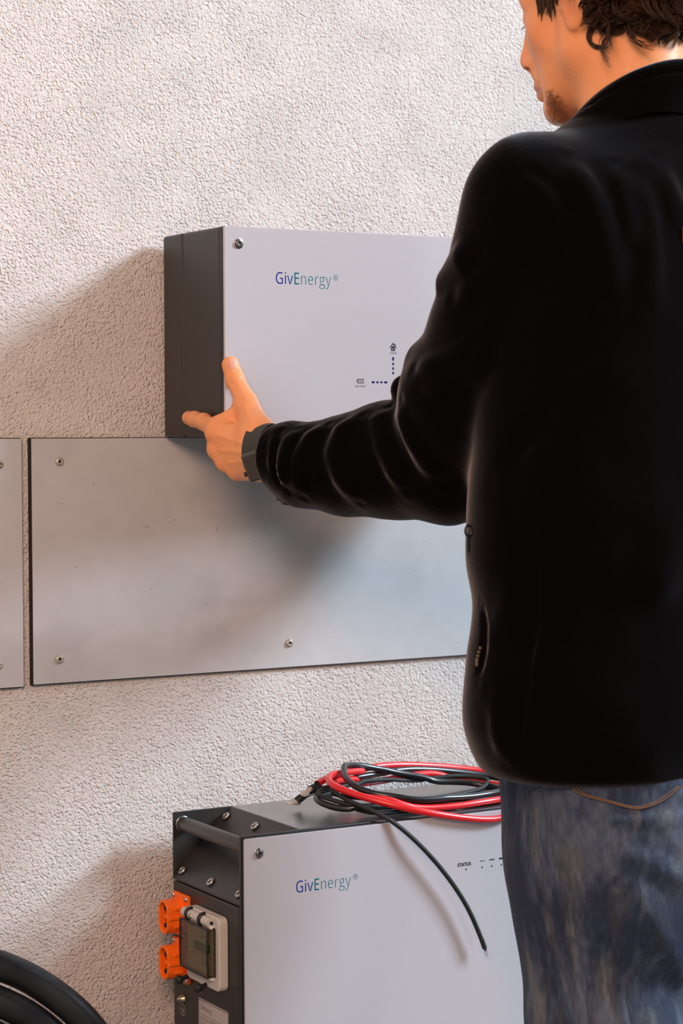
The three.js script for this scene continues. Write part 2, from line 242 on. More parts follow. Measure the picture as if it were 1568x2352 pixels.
  const LX = -0.0235, L0 = 0.1165, L1 = 0.1895, B0 = 0.4935, B1 = 0.5515;
  part('lid_window', boxAt(LX, LX + 0.0012, B0, B1, L0, L1, 0.0004), smoked, E);
  part('lid_side', boxAt(LX + 0.0012, -0.0118, B0, B1, L1 - 0.0012, L1, 0.0004), smoked, E); part('lid_side', boxAt(LX + 0.0012, -0.0118, B0, B1, L0, L0 + 0.0012, 0.0004), smoked, E);
  part('lid_side', boxAt(LX + 0.0012, -0.0118, B1 - 0.0012, B1, L0, L1, 0.0004), smoked, E); part('lid_side', boxAt(LX + 0.0012, -0.0118, B0, B0 + 0.0012, L0, L1, 0.0004), smoked, E);
  for (const z of [L0, L1]) { part('lid_edge', tube([[LX + 0.0006, B0, z], [LX - 0.0004, (B0 + B1) / 2, z], [LX + 0.0006, B1, z]], 0.0013, 16, 8), rubber, E); }
  for (const y of [B0, B1]) part('lid_edge', tube([[LX + 0.0006, y, L0], [LX, y, (L0 + L1) / 2], [LX + 0.0006, y, L1]], 0.0011, 12, 8), rubber, E);
  part('lid_edge', tube([[-0.013, B0, L1], [-0.013, B1, L1]], 0.0012, 6, 8), rubber, E); part('lid_edge', tube([[-0.013, B1, L0], [-0.013, B1, L1]], 0.0011, 6, 8), rubber, E);
  for (const z of [0.126, 0.1605]) part('hinge_strap', new THREE.TorusGeometry(0.0056, 0.0034, 10, 20, Math.PI * 1.25).scale(1, 1, 1.1).rotateZ(Math.PI * 0.42).translate(-0.0135, 0.5575, z), rubber, E);
  for (const [z, w] of [[0.116, 0.009], [0.1435, 0.026], [0.1745, 0.017]]) part('hinge_barrel', new THREE.CylinderGeometry(0.0062, 0.0062, w, 20).rotateX(Math.PI / 2).translate(-0.0145, 0.5575, z), ivory, E);
  panHead(E, 'hinge_screw', brassy, [-0.0198, 0.5575, 0.1375], [-1, 0, 0], 0.0034, 0.0022); part('hinge_pin', new THREE.CylinderGeometry(0.0022, 0.0022, 0.001, 12).rotateX(Math.PI / 2).translate(-0.0145, 0.5575, 0.1834), blackHole, E);
  for (const [z, y] of [[0.114, 0.4755], [0.1665, 0.4775]]) { const kx = -0.021; const kb = part('lid_knob', facing(lathe([[0.0001, 0.0085], [0.0040, 0.0080], [0.0054, 0.0055], [0.0054, 0.002], [0.0042, -0.0005], [0.0028, -0.0015], [0.0028, -0.012]], 12), [-1, -0.15, 0.25]), rubber, E, [kx, y, z]); }
  part('latch_tab', facing(lathe([[0.0001, 0.0015], [0.0055, 0.001], [0.006, 0]], 18).scale(1, 1, 0.55), [-1, 0, 0]), ivory, E, [-0.012, 0.471, 0.148]);
  // earth stud, earth sign, rating label
  const stud = part('earth_stud', facing(lathe([[0.0001, 0.0085], [0.0022, 0.008], [0.0026, 0.0055], [0.0048, 0.005], [0.005, 0.002], [0.0062, 0.0016], [0.0064, 0]], 6), [-1, 0, 0]), brassy, t, [0, 0.4388, 0.0755]);
  const sticker = (w, h, W, H, draw) => { const cv = document.createElement('canvas'); cv.width = W; cv.height = H; const c = cv.getContext('2d'); draw(c, W, H); const x = new THREE.CanvasTexture(cv); x.colorSpace = THREE.SRGBColorSpace; x.repeat.set(1 / w, 1 / h); return x; };
  const earth = sticker(0.016, 0.016, 128, 128, (c, W) => { c.fillStyle = '#141211'; c.fillRect(0, 0, W, W); c.strokeStyle = '#b5aba6'; c.lineWidth = 7; c.beginPath(); c.arc(64, 64, 57, 0, 7); c.stroke(); c.beginPath(); for (const [a, b, d, e] of [[64, 22, 64, 66], [30, 66, 98, 66], [42, 82, 86, 82], [54, 98, 74, 98]]) { c.moveTo(a, b); c.lineTo(d, e); } c.stroke(); });
  const es = part('earth_sign', slab(0, 0.016, 0, 0.016, 0, 0.0004, 0.0079, 0.0001), new THREE.MeshStandardMaterial({ map: earth, roughness: 0.5 }), t, [0, 0.4176, 0.0675]); es.rotation.y = -Math.PI / 2;
  const rating = sticker(0.079, 0.12, 632, 960, (c, W, H) => {
    c.fillStyle = '#b9adab'; c.fillRect(0, 0, W, H); c.strokeStyle = c.fillStyle = '#211a1a'; c.lineWidth = 6; c.strokeRect(14, 14, W - 28, H - 28); c.lineWidth = 4; c.font = '64px sans-serif'; c.fillText('GivEnergy', 52, 106, 235); c.font = '26px sans-serif'; c.fillText('®', 292, 70);
    const rows = [['Product Name', 'Rechargeable Li-ion Battery'], ['Model Type', ''], ['Nominal Voltage', ''], ['Capacity', ''], ['Max. Current', ''], ['Protection', '']];
    rows.forEach(([a, b], i) => { const y = 152 + i * 56; c.beginPath(); c.moveTo(14, y); c.lineTo(W - 14, y); c.stroke(); c.font = '30px sans-serif'; c.fillText(a, 24, y + 40); c.font = 'bold 30px sans-serif'; c.fillText(b, 252, y + 40, W - 275); });
  });
  const rl = part('rating_label', slab(0, 0.079, 0, 0.12, 0, 0.0004, 0.003, 0.0001), new THREE.MeshStandardMaterial({ map: rating, roughness: 0.4 }), t, [0, 0.3315, 0.119]); rl.rotation.y = -Math.PI / 2;
}

// ---------------------------------------------------------------- cables on the battery, hose on the floor
{
  const red = M([0.72, 0.012, 0.016], 0.34, { clearcoat: 0.25, clearcoatRoughness: 0.2 }), rubber = M([0.012, 0.012, 0.013], 0.3, { clearcoat: 0.3, clearcoatRoughness: 0.15 }), shrink = M([0.012, 0.012, 0.012], 0.6);
  const tin = M([0.62, 0.58, 0.52], 0.32, { metalness: 0.35 });
  const lug = (parent, p, dir, up) => {           // tinned ring terminal
    const d = new THREE.Vector3(...dir).normalize(), u = new THREE.Vector3(...up), s = new THREE.Vector3().crossVectors(d, u).normalize(); u.crossVectors(s, d);
    const m = new THREE.Matrix4().makeBasis(s, d, u).setPosition(...p);
    const ring = new THREE.Shape(); ring.absarc(0, 0.0085, 0.0058, -1.1, Math.PI + 1.1); ring.lineTo(-0.0032, 0); ring.lineTo(0.0032, 0); const h = new THREE.Path(); h.absarc(0, 0.0088, 0.0031, 0, 7); ring.holes.push(h);
    const g = clean([new THREE.ExtrudeGeometry(ring, { depth: 0.0012, bevelEnabled: true, bevelSize: 0.0003, bevelThickness: 0.0003, bevelSegments: 2 }).translate(0, 0, -0.0006), new THREE.CylinderGeometry(0.0034, 0.0034, 0.008, 14).translate(0, -0.003, 0)]);
    part('ring_terminal', g.applyMatrix4(m), tin, parent);
  };
  const R = 0.0044;
  const a = thing('power_cable', 'red power cable coiled on top of the battery with a ring terminal', 'cable');
  const redPath = [[0.1694,0.6952,0.115], [0.1837,0.6987,0.11], [0.2023,0.7017,0.1], [0.2337,0.7047,0.085], [0.2822,0.7047,0.07], [0.3309,0.7018,0.062], [0.3766,0.6959,0.06], [0.4241,0.688,0.062], [0.4682,0.6794,0.07], [0.49,0.672,0.09], [0.4775,0.6659,0.14], [0.4302,0.6606,0.19], [0.3808,0.6616,0.213], [0.3275,0.6658,0.218], [0.2813,0.6705,0.216], [0.2523,0.675,0.213], [0.2021,0.6862,0.202], [0.1808,0.6929,0.18], [0.1739,0.6989,0.15], [0.1795,0.7007,0.125], [0.2013,0.7009,0.105], [0.2412,0.6935,0.09], [0.2874,0.6914,0.08], [0.3208,0.6905,0.078], [0.3541,0.6881,0.078], [0.3761,0.6859,0.08], [0.3998,0.6811,0.085], [0.4201,0.6768,0.092], [0.4365,0.6725,0.105], [0.4515,0.6656,0.13], [0.4371,0.6571,0.19], [0.3969,0.6554,0.24], [0.3581,0.6549,0.2478], [0.3133,0.661,0.248], [0.262,0.672,0.2478], [0.2359,0.6782,0.244], [0.2138,0.6841,0.234], [0.193,0.6904,0.217], [0.1718,0.6985,0.19], [0.1625,0.703,0.16], [0.1684,0.7039,0.14], [0.1868,0.7051,0.118], [0.2152,0.704,0.1], [0.2504,0.7017,0.09]];
  part('heat_shrink', tube([[0.1582,0.6928,0.118], [0.1644,0.6936,0.116], [0.1743,0.6967,0.113]], R * 1.12, 10, 12), shrink, a); lug(a, [0.1558,0.692,0.119], [-0.85, -0.3, 0.3], [0.05, 0.9, 0.35]);
  const b = thing('power_cable', 'black power cable coiled among the red loops, its ring terminal lying furthest left', 'cable');
  const blackPath = [[0.1472,0.6826,0.113], [0.1554,0.6873,0.113], [0.1641,0.6908,0.112], [0.1816,0.6947,0.108], [0.2119,0.6942,0.1], [0.2366,0.6967,0.09], [0.2715,0.6973,0.08], [0.3066,0.6959,0.075], [0.3428,0.6961,0.07], [0.3853,0.691,0.068], [0.4265,0.6842,0.07], [0.4648,0.6776,0.076], [0.4866,0.6697,0.1], [0.4654,0.6685,0.15], [0.4199,0.6723,0.19], [0.3796,0.6782,0.208], [0.3468,0.6759,0.213], [0.3131,0.6746,0.216], [0.2806,0.6762,0.217], [0.2511,0.6803,0.215], [0.2255,0.6862,0.206], [0.2038,0.6926,0.192], [0.1924,0.6993,0.172], [0.1947,0.7049,0.148], [0.2035,0.709,0.12], [0.2158,0.7106,0.1], [0.23,0.7106,0.088], [0.2453,0.7073,0.082], [0.2682,0.6999,0.08], [0.2942,0.6962,0.082], [0.3333,0.6875,0.085], [0.371,0.682,0.09], [0.4064,0.6774,0.1], [0.4339,0.6726,0.12], [0.434,0.6671,0.16], [0.3993,0.6645,0.2], [0.3508,0.6676,0.212], [0.2851,0.6717,0.212], [0.2236,0.6758,0.208], [0.1782,0.68,0.2], [0.156,0.6819,0.185], [0.1458,0.6836,0.165], [0.1467,0.6869,0.145], [0.1643,0.6878,0.125], [0.1903,0.6866,0.115]];
  part('heat_shrink', tube([[0.1421,0.6785,0.112], [0.1472,0.682,0.113], [0.156,0.6873,0.113]], R * 1.12, 10, 12), shrink, b); lug(b, [0.1408,0.6769,0.112], [-0.95, 0.05, 0.15], [0.05, 1, 0.15]);
  const c = thing('signal_cable', 'thin black cable hanging over the battery front with bared wire ends', 'cable');
  const thin = [[0.2919,0.675,0.17], [0.3162,0.6738,0.162], [0.3554,0.6725,0.152], [0.3974,0.6729,0.138], [0.4256,0.6743,0.126], [0.438,0.676,0.114], [0.4337,0.6796,0.104], [0.4181,0.682,0.095], [0.3674,0.6845,0.085], [0.2997,0.6882,0.085], [0.2248,0.6913,0.1], [0.1719,0.6926,0.125], [0.1476,0.6925,0.15], [0.148,0.6893,0.172], [0.1717,0.6812,0.19], [0.2065,0.6727,0.205], [0.2529,0.6682,0.212], [0.3007,0.6663,0.208], [0.3356,0.6675,0.195], [0.3059,0.6747,0.18], [0.2312,0.682,0.175], [0.1821,0.6889,0.165], [0.1651,0.6947,0.15], [0.1772,0.6954,0.14], [0.1679,0.6931,0.17], [0.1649,0.69,0.19], [0.1755,0.6855,0.216], [0.1876,0.6778,0.236], [0.2042,0.6668,0.2475], [0.2244,0.6481,0.253], [0.2468,0.6258,0.2555], [0.2712,0.5984,0.256], [0.2904,0.5735,0.256], [0.3079,0.5464,0.256], [0.3202,0.5198,0.256], [0.3281,0.5018,0.256]];
  // the three cables lie on the cabinet and on each other: push touching stretches apart, keep them out of the cabinet
  const lines = [[redPath, R], [blackPath, R * 0.95], [thin, 0.0029]].map(([pts, r]) => ({ r, p: curve(pts).getSpacedPoints(420).map((v) => v.toArray()) }));
  const rest = (p, r) => { if (p[2] < 0.2425) p[1] = Math.max(p[1], 0.6686 + r); else if (p[1] < 0.6686 + r) p[2] = Math.max(p[2], 0.2414 + r); };
  for (let it = 0; it < 140; it++) {
    for (let a = 0; a < 3; a++) for (let b = a; b < 3; b++) { const A = lines[a], B = lines[b], need = A.r + B.r + 0.0008; for (let i = 0; i < A.p.length; i++) for (let j = a === b ? i + 16 : 0; j < B.p.length; j++) { const u = A.p[i], w = B.p[j], dy = w[1] - u[1]; if (dy > need || dy < -need) continue; const dx = w[0] - u[0], dz = w[2] - u[2], d = Math.hypot(dx, dy, dz); if (d < need && d > 1e-6) { const s = (need - d) * 0.3 / d, up = dy >= 0 ? 1 : -1, k = [dx * s * 0.4, dy * s + up * (need - d) * 0.12, dz * s * 0.4]; for (let q = 0; q < 3; q++) { u[q] -= k[q]; w[q] += k[q]; } } } }
    for (const L of lines) { const q = L.p.map((v) => [...v]); if (it < 70) for (let i = 1; i < L.p.length - 1; i++) for (let k = 0; k < 3; k++) L.p[i][k] = q[i][k] * 0.5 + (q[i - 1][k] + q[i + 1][k]) * 0.25; for (const v of L.p) rest(v, L.r); }
  }
  [[a, red], [b, rubber], [c, shrink]].forEach(([t, m], i) => { const L = lines[i]; part('sheath', new THREE.TubeGeometry(new THREE.CatmullRomCurve3(L.p.map((v) => new THREE.Vector3(...v))), 840, L.r, 12), m, t); part('cable_end', endBall(i === 2 ? L.p[0] : L.p[420], L.r), m, t); });
  part('heat_shrink', tube([[0.3248,0.5099,0.256], [0.3274,0.503,0.256], [0.3294,0.4984,0.256]], 0.0031, 8, 10), shrink, c);
  for (const [col, o, name] of [[[0.25, 0.03, 0.01], 2, 'brown_wire'], [[0.02, 0.03, 0.25], -2, 'blue_wire']]) part(name, tube([[0.3287,0.5007,0.256], [0.33,0.4967,0.256], [0.3307,0.4949,0.256]].map((p) => [p[0] + o * 0.0005, p[1], p[2]]), 0.0009, 8, 8), M(col, 0.4), c);
  for (const o of [-1, 1]) part('bare_wire', tube([[0.33,0.4961,0.256], [0.3313,0.4916,0.256], [0.332,0.4876,0.256]].map((p, i) => [p[0] + o * [0.0009, 0.0016, 0.0003][i], p[1], p[2]]), 0.0004, 8, 6), chrome, c);
  // flat coil of thick hose leaning on the wall
  const h = thing('hose_coil', 'thick black rubber hose coil leaning against the wall in the lower left corner', 'hose'), hp = [];
  for (let i = 0; i <= 260; i++) { const q = i / 260, t = 0.6 + q * Math.PI * 2 * 3.1, r = 0.277 - 0.0365 * q * 3.1, x = Math.cos(t) * r, v = Math.sin(t) * r; hp.push([-0.405 + x, 0.302 + v * 0.985, 0.232 - v * 0.17 + 0.004 * Math.sin(i)]); }
  part('hose', tube(hp, 0.0172, 420, 18), M([0.012, 0.012, 0.014], 0.42), h);
  for (const i of [0, 260]) part('hose_end', endBall(hp[i], 0.0172), blackHole, h);
  part('cable_tie', new THREE.TorusGeometry(0.0178, 0.0012, 6, 24).rotateY(Math.PI / 2).rotateZ(1.15).translate(...hp[12]), shrink, h);
}

// ---------------------------------------------------------------- the man: distance fields (metres, negative inside)
const BL = [-0.966, 0, 0.259], BF = [-0.259, 0, -0.966], BC = [0.278, 0.62];          // body left, body forward, body axis (x, z)
const hyp = Math.hypot;
function cone(p, a, b, ra, rb) {
  const bx = b[0] - a[0], by = b[1] - a[1], bz = b[2] - a[2], px = p[0] - a[0], py = p[1] - a[1], pz = p[2] - a[2];
  const h = Math.min(1, Math.max(0, (px * bx + py * by + pz * bz) / (bx * bx + by * by + bz * bz + 1e-12)));
  return hyp(px - bx * h, py - by * h, pz - bz * h) - (ra + (rb - ra) * h);
}
const ball = (p, c, r) => hyp(p[0] - c[0], p[1] - c[1], p[2] - c[2]) - r;
function ell(p, c, r) { const x = (p[0] - c[0]) / r[0], y = (p[1] - c[1]) / r[1], z = (p[2] - c[2]) / r[2], k = hyp(x, y, z), g = hyp(x / r[0], y / r[1], z / r[2]); return g < 1e-9 ? -Math.min(...r) : k * (k - 1) / g; }
function smin(a, b, k) { const h = Math.max(k - Math.abs(a - b), 0) / k; return Math.min(a, b) - h * h * k * 0.25; }
const smax = (a, b, k) => -smin(-a, -b, k);
function chain(p, pts, k = 0.02) { let d = 9; for (let i = 0; i + 1 < pts.length; i++) { const q = cone(p, pts[i], pts[i + 1], pts[i][3], pts[i + 1][3]); d = i ? smin(d, q, k) : q; } return d; }
function polyDist(p, pts) { let d = 9; for (let i = 0; i + 1 < pts.length; i++) d = Math.min(d, cone(p, pts[i], pts[i + 1], 0, 0)); return d; }
function table(rows, y) {          // rows of [y, a, b, forward shift], rising y, joined smoothly
  if (y <= rows[0][0]) return rows[0]; let i = 0; while (i < rows.length - 2 && y > rows[i + 1][0]) i++;
  const A = rows[Math.max(0, i - 1)], B = rows[i], C = rows[i + 1], D = rows[Math.min(rows.length - 1, i + 2)], t = Math.min(1, (y - B[0]) / (C[0] - B[0])), w = C[0] - B[0];
  return B.map((v, k) => { const mb = (C[k] - A[k]) / (C[0] - A[0] || 1) * w, mc = (D[k] - B[k]) / (D[0] - B[0] || 1) * w, t2 = t * t, t3 = t2 * t; return v * (2 * t3 - 3 * t2 + 1) + mb * (t3 - 2 * t2 + t) + C[k] * (3 * t2 - 2 * t3) + mc * (t3 - t2); });
}
function oval(p, rows, shift = 0) { const r = table(rows, p[1]), x = p[0] - BC[0], z = p[2] - BC[1], u = x * BL[0] + z * BL[2], w0 = x * BF[0] + z * BF[2] - (r[3] ?? 0), w = w0 > 0 ? w0 * (1 + 0.55 * Math.min(1, Math.max(0, 0.35 - u / r[1]))) : w0; const a = r[1] + shift, b = r[2] + shift, g = hyp(u / a, w / b), q = hyp(u / (a * a), w / (b * b)); return q < 1e-9 ? -Math.min(a, b) : g * (g - 1) / q; }
const TORSO = [[0.76, 0.172, 0.118, 0], [0.783, 0.19, 0.128, 0], [0.793, 0.204, 0.137, 0], [0.807, 0.2135, 0.143, 0], [0.821, 0.2195, 0.147, 0], [0.84, 0.2245, 0.15, 0], [0.868, 0.2245, 0.15, 0], [0.905, 0.22, 0.147, 0], [0.938, 0.2135, 0.143, 0], [0.966, 0.212, 0.141, 0], [1.003, 0.221, 0.146, 0], [1.04, 0.222, 0.147, 0], [1.12, 0.215, 0.145, 0], [1.22, 0.208, 0.145, 0], [1.3, 0.198, 0.138, -0.002], [1.36, 0.178, 0.122, -0.004], [1.41, 0.14, 0.1, -0.004], [1.44, 0.1, 0.085, 0], [1.47, 0.07, 0.07, 0]];
const mirror = (p) => [0.4853 - p[0], p[1], p[2]];
// joints of the sleeve, with radii
const SH = [...[0.1333,1.3751,0.6355], 0.072], NB = [0.279, 1.415, 0.622];
const ARM = [SH, [...[0.1329,1.253,0.5831], .077], [...[0.1323,1.1774,0.5284], .081], [...[0.1333,1.1122,0.4741], .068], [...[0.1023,1.1112,0.4061], .065], [...[0.0743,1.1045,0.3576], .056], [...[0.0431,1.1047,0.3127], .0465], [...[0.0297,1.113,0.2906], .0392], [...[0.0185,1.1165,0.2768], .0325]];
const SHR = [0.278 * 2 - SH[0] + 0.015, SH[1] + 0.008, SH[2] - 0.085, 0.072];
const ARMR = [SHR, ...ARM.slice(1).map((q, i) => { const t = Math.min(1, (i + 1) / 5), m = mirror(q), s = [SHR[0] - SH[0], SHR[2] - SH[2]]; return [m[0] * t + (q[0] + s[0]) * (1 - t), q[1] + [0.03, 0.07, 0.10, 0.085, 0.06, 0.035, 0.012, 0][i], q[2] * t + (q[2] + s[1]) * (1 - t), q[3]]; })];
const ROLLS = [[[...[0.0928,1.2179,0.4976], .026], [...[0.0929,1.2307,0.5608], .03]], [[...[0.1018,1.189,0.4346], .017], [...[0.1076,1.1605,0.4568], .02], [...[0.109,1.1296,0.4765], .02]], [[...[0.0803,1.2982,0.5676], .022], [...[0.0732,1.3173,0.6147], .025]]];
function jacketBase(p) {
  const xx = p[0] - BC[0], zz = p[2] - BC[1];
  let d = smax(oval(p, TORSO), p[1] - 1.458 - 0.27 * (xx * BL[0] + zz * BL[2]) + 0.5 * (xx * BF[0] + zz * BF[2]), 0.012);
  d = smin(d, cone(p, NB, SH, 0.064, 0.066), 0.05); d = smin(d, cone(p, NB, SHR, 0.064, 0.066), 0.05);
  let arm = chain(p, ARM, 0.014);
  for (const r of ROLLS) arm = smin(arm, chain(p, r), 0.007);
  d = smin(d, arm, 0.022); d = smin(d, chain(p, ARMR, 0.018), 0.022);
  return d;
}
// skin: hand
const WR = [0.0214,1.1166,0.2902], W1 = [0.0113,1.1175,0.2668];
const KI = [-0.0112,1.1441,0.1974], KM = [-0.0076,1.1236,0.1947], KR = [-0.0019,1.1083,0.2046], KP = [0.0051,1.0977,0.222];
const TC = [0.0122,1.1421,0.2568], TM = [0.0168,1.1767,0.2204], TI = [0.0138,1.2041,0.1978], TT = [0.01,1.2222,0.193];
const I1 = [-0.0033,1.155,0.1487], I2 = [-0.0027,1.1582,0.1229], I3 = [-0.0021,1.1599,0.1063];
const BY = 1.1264;
function handField(p) {
  let d = cone(p, WR, W1, 0.0245, 0.0240);
  d = smin(d, cone(p, [W1[0], W1[1] + .012, W1[2]], KI, 0.0165, 0.0128), 0.014); d = smin(d, cone(p, [W1[0], W1[1] + .003, W1[2]], KM, 0.0165, 0.0125), 0.014);
  d = smin(d, cone(p, [W1[0], W1[1] - .007, W1[2]], KR, 0.0165, 0.0118), 0.014); d = smin(d, cone(p, [W1[0], W1[1] - .016, W1[2]], KP, 0.0145, 0.0110), 0.014);
  let th = cone(p, TC, TM, 0.0185, 0.0128); th = smin(th, cone(p, TM, TI, 0.0125, 0.0108), 0.006); th = smin(th, cone(p, TI, TT, 0.0112, 0.0103), 0.005);
  th = smin(th, ball(p, [TI[0] - .002, TI[1] + .001, TI[2] + .003], 0.0098), 0.004);
  d = smin(d, th, 0.014); d = smin(d, cone(p, TC, W1, 0.018, 0.0185), 0.012);
  d = smin(d, cone(p, [0.0132,1.1665,0.2118], [-0.0047,1.1533,0.1949], 0.0098, 0.0098), 0.012);
  const finger = (k, a, b, c, r) => { let f = cone(p, k, a, r, r * 0.94); f = smin(f, cone(p, a, b, r * 0.95, r * 0.87), 0.004); f = smin(f, cone(p, b, c, r * 0.87, r * 0.8), 0.004); return f; };
  d = smin(d, finger(KI, I1, I2, I3, 0.0108), 0.008);
  d = smin(d, finger(KM, [0.0120, 1.1215, 0.1562], [0.0261, BY, 0.1361], [0.0402, BY + .001, 0.1220], 0.0105), 0.006);
  d = smin(d, finger(KR, [0.0201, 1.112, 0.1623], [0.0382, 1.124, 0.1441], [0.0523, BY + .0015, 0.1300], 0.0098), 0.006);
  d = smin(d, finger(KP, [0.0302, 1.106, 0.1743], [0.0463, 1.119, 0.1602], [0.0584, BY + .002, 0.1482], 0.0088), 0.006);
  for (const [k, r] of [[KI, .0075], [KM, .008], [KR, .0075], [KP, .007]]) d = smin(d, ball(p, [k[0] - .0045, k[1] - .002, k[2] + .0035], r), 0.008);
  return d;
}
// skin: head, in head axes (left, up, forward) before scaling
const HS = 0.93, HO = [0.2713, 1.6013, 0.5679], [HL, HU, HF] = (() => {
  const yaw = 0.3625, pitch = 0.1788, roll = -0.1137, c = Math.cos, s = Math.sin, f0 = [-s(yaw), 0, -c(yaw)], l0 = [-c(yaw), 0, s(yaw)];
  const f = f0.map((v, i) => v * c(pitch) - (i === 1 ? s(pitch) : 0)), u = f0.map((v, i) => v * s(pitch) + (i === 1 ? c(pitch) : 0));
  return [l0.map((v, i) => v * c(roll) + u[i] * s(roll)), u.map((v, i) => v * c(roll) - l0[i] * s(roll)), f];
})();
const toHead = (p) => { const x = p[0] - HO[0], y = p[1] - HO[1], z = p[2] - HO[2]; return [HL, HU, HF].map((v) => (x * v[0] + y * v[1] + z * v[2]) / HS); };
const fromHead = (q) => [0, 1, 2].map((i) => HO[i] + HS * (HL[i] * q[0] + HU[i] * q[1] + HF[i] * q[2]));
const CRAN = [[0, 0.035, -0.012], [0.075, 0.092, 0.098]];
function headLocal(q) {
  const s = [Math.abs(q[0]), q[1], q[2]];
  let d = ell(s, ...CRAN);
  d = smin(d, cone(s, [0, 0.035, 0.048], [0, -0.035, 0.056], 0.047, 0.037), 0.028);
  d = smin(d, cone(s, [0, -0.03, 0.058], [0, -0.092, 0.070], 0.037, 0.022), 0.028);
  d = smin(d, cone(s, [0.050, -0.045, 0.008], [0.020, -0.098, 0.072], 0.021, 0.016), 0.025);
  d = smin(d, cone(s, [0.052, 0.0, 0.0], [0.052, -0.045, 0.01], 0.022, 0.021), 0.02);
  d = smin(d, ball(s, [0.042, -0.010, 0.056], 0.020), 0.022); d = smin(d, cone(s, [0.036, -0.035, 0.046], [0.028, -0.07, 0.056], 0.021, 0.020), 0.02);
  d = smin(d, cone(s, [0.0, 0.030, 0.088], [0.044, 0.029, 0.066], 0.008, 0.010), 0.014);
  d = smax(d, -ball(s, [0.034, 0.010, 0.104], 0.017), 0.014); d = smin(d, ell(s, [0.032, 0.008, 0.074], [0.0145, 0.012, 0.0125]), 0.005);
  let nose = cone(s, [0, 0.018, 0.091], [0, -0.022, 0.1085], 0.0075, 0.0095); nose = smin(nose, ball(s, [0, -0.031, 0.1105], 0.0118), 0.006); nose = smin(nose, ell(s, [0.0140, -0.0370, 0.1000], [0.0090, 0.0095, 0.0125]), 0.006);
  d = smin(d, nose, 0.012); d = smax(d, -ell(s, [0.0155, -0.0440, 0.1035], [0.0056, 0.0050, 0.0070]), 0.003);
  d = smin(d, cone(s, [0.0, -0.052, 0.0995], [0.018, -0.058, 0.089], 0.0105, 0.008), 0.012);
  d = smin(d, cone(s, [0.0, -0.0635, 0.106], [0.021, -0.0675, 0.088], 0.0066, 0.004), 0.004); d = smin(d, cone(s, [0.0, -0.0750, 0.104], [0.018, -0.0725, 0.088], 0.0070, 0.004), 0.004);
  d = smin(d, ball(s, [0, -0.098, 0.0865], 0.0165), 0.014);
  let ear = ell(s, [0.0800, 0.004, -0.012 - (s[1]) * 0.25], [0.0075, 0.031, 0.0178]); ear = smin(ear, ball(s, [0.0775, -0.0235, -0.003], 0.0072), 0.006);
  ear = smax(ear, -ell(s, [0.087, 0.004, -0.006 - s[1] * 0.2], [0.0065, 0.0205, 0.0095]), 0.003); ear = smin(ear, ball(s, [0.0745, -0.002, 0.0055], 0.0055), 0.004);
  return smin(d, ear, 0.006);
}
function headField(p) {
  let d = headLocal(toHead(p)) * HS;
  d = smin(d, cone(p, fromHead([0, -0.03, -0.03]), [0.283, 1.40, 0.622], 0.058, 0.060), 0.03);
  return d;
}
// jeans
const LEGS = [[[0.2335,0.7633,0.5958], 0.097], [[0.2323,0.5099,0.6304], 0.082]], LH = [0.278 + BL[0] * 0.1, 0.80, 0.63 + BL[2] * 0.1];
const PELVIS = [[0.60, 0.12, 0.08, -0.02], [0.70, 0.160, 0.092, -0.034], [0.78, 0.172, 0.1, -0.032], [0.86, 0.172, 0.112, -0.014], [0.95, 0.16, 0.106, -0.004], [1.0, 0.155, 0.105, 0], [1.04, 0.15, 0.1, 0]];
const LEG = [[...LEGS[0][0], .097], [...LEGS[1][0], .081], [...[0.2344,0.4643,0.6338], .078], [0.213, 0.26, 0.66, .074], [0.205, 0.06, 0.672, .071]];
const LEGR = LEG.map((q, i) => [q[0] + 0.185, q[1], q[2] + 0.05, q[3] - 0.006]);
function jeansBase(p) {
  let d = smax(smax(oval(p, PELVIS), p[1] - 1.02, 0.01), 0.70 - p[1], 0.04);
  d = smin(d, cone(p, [0.2461,0.6907,0.6345], [0.2537,0.6621,0.6368], 0.116, 0.113), 0.02); d = smin(d, chain(p, LEG, 0.02), 0.03); d = smin(d, chain(p, LEGR, 0.02), 0.03);
  return smax(d, 0.035 - p[1], 0.004);
}

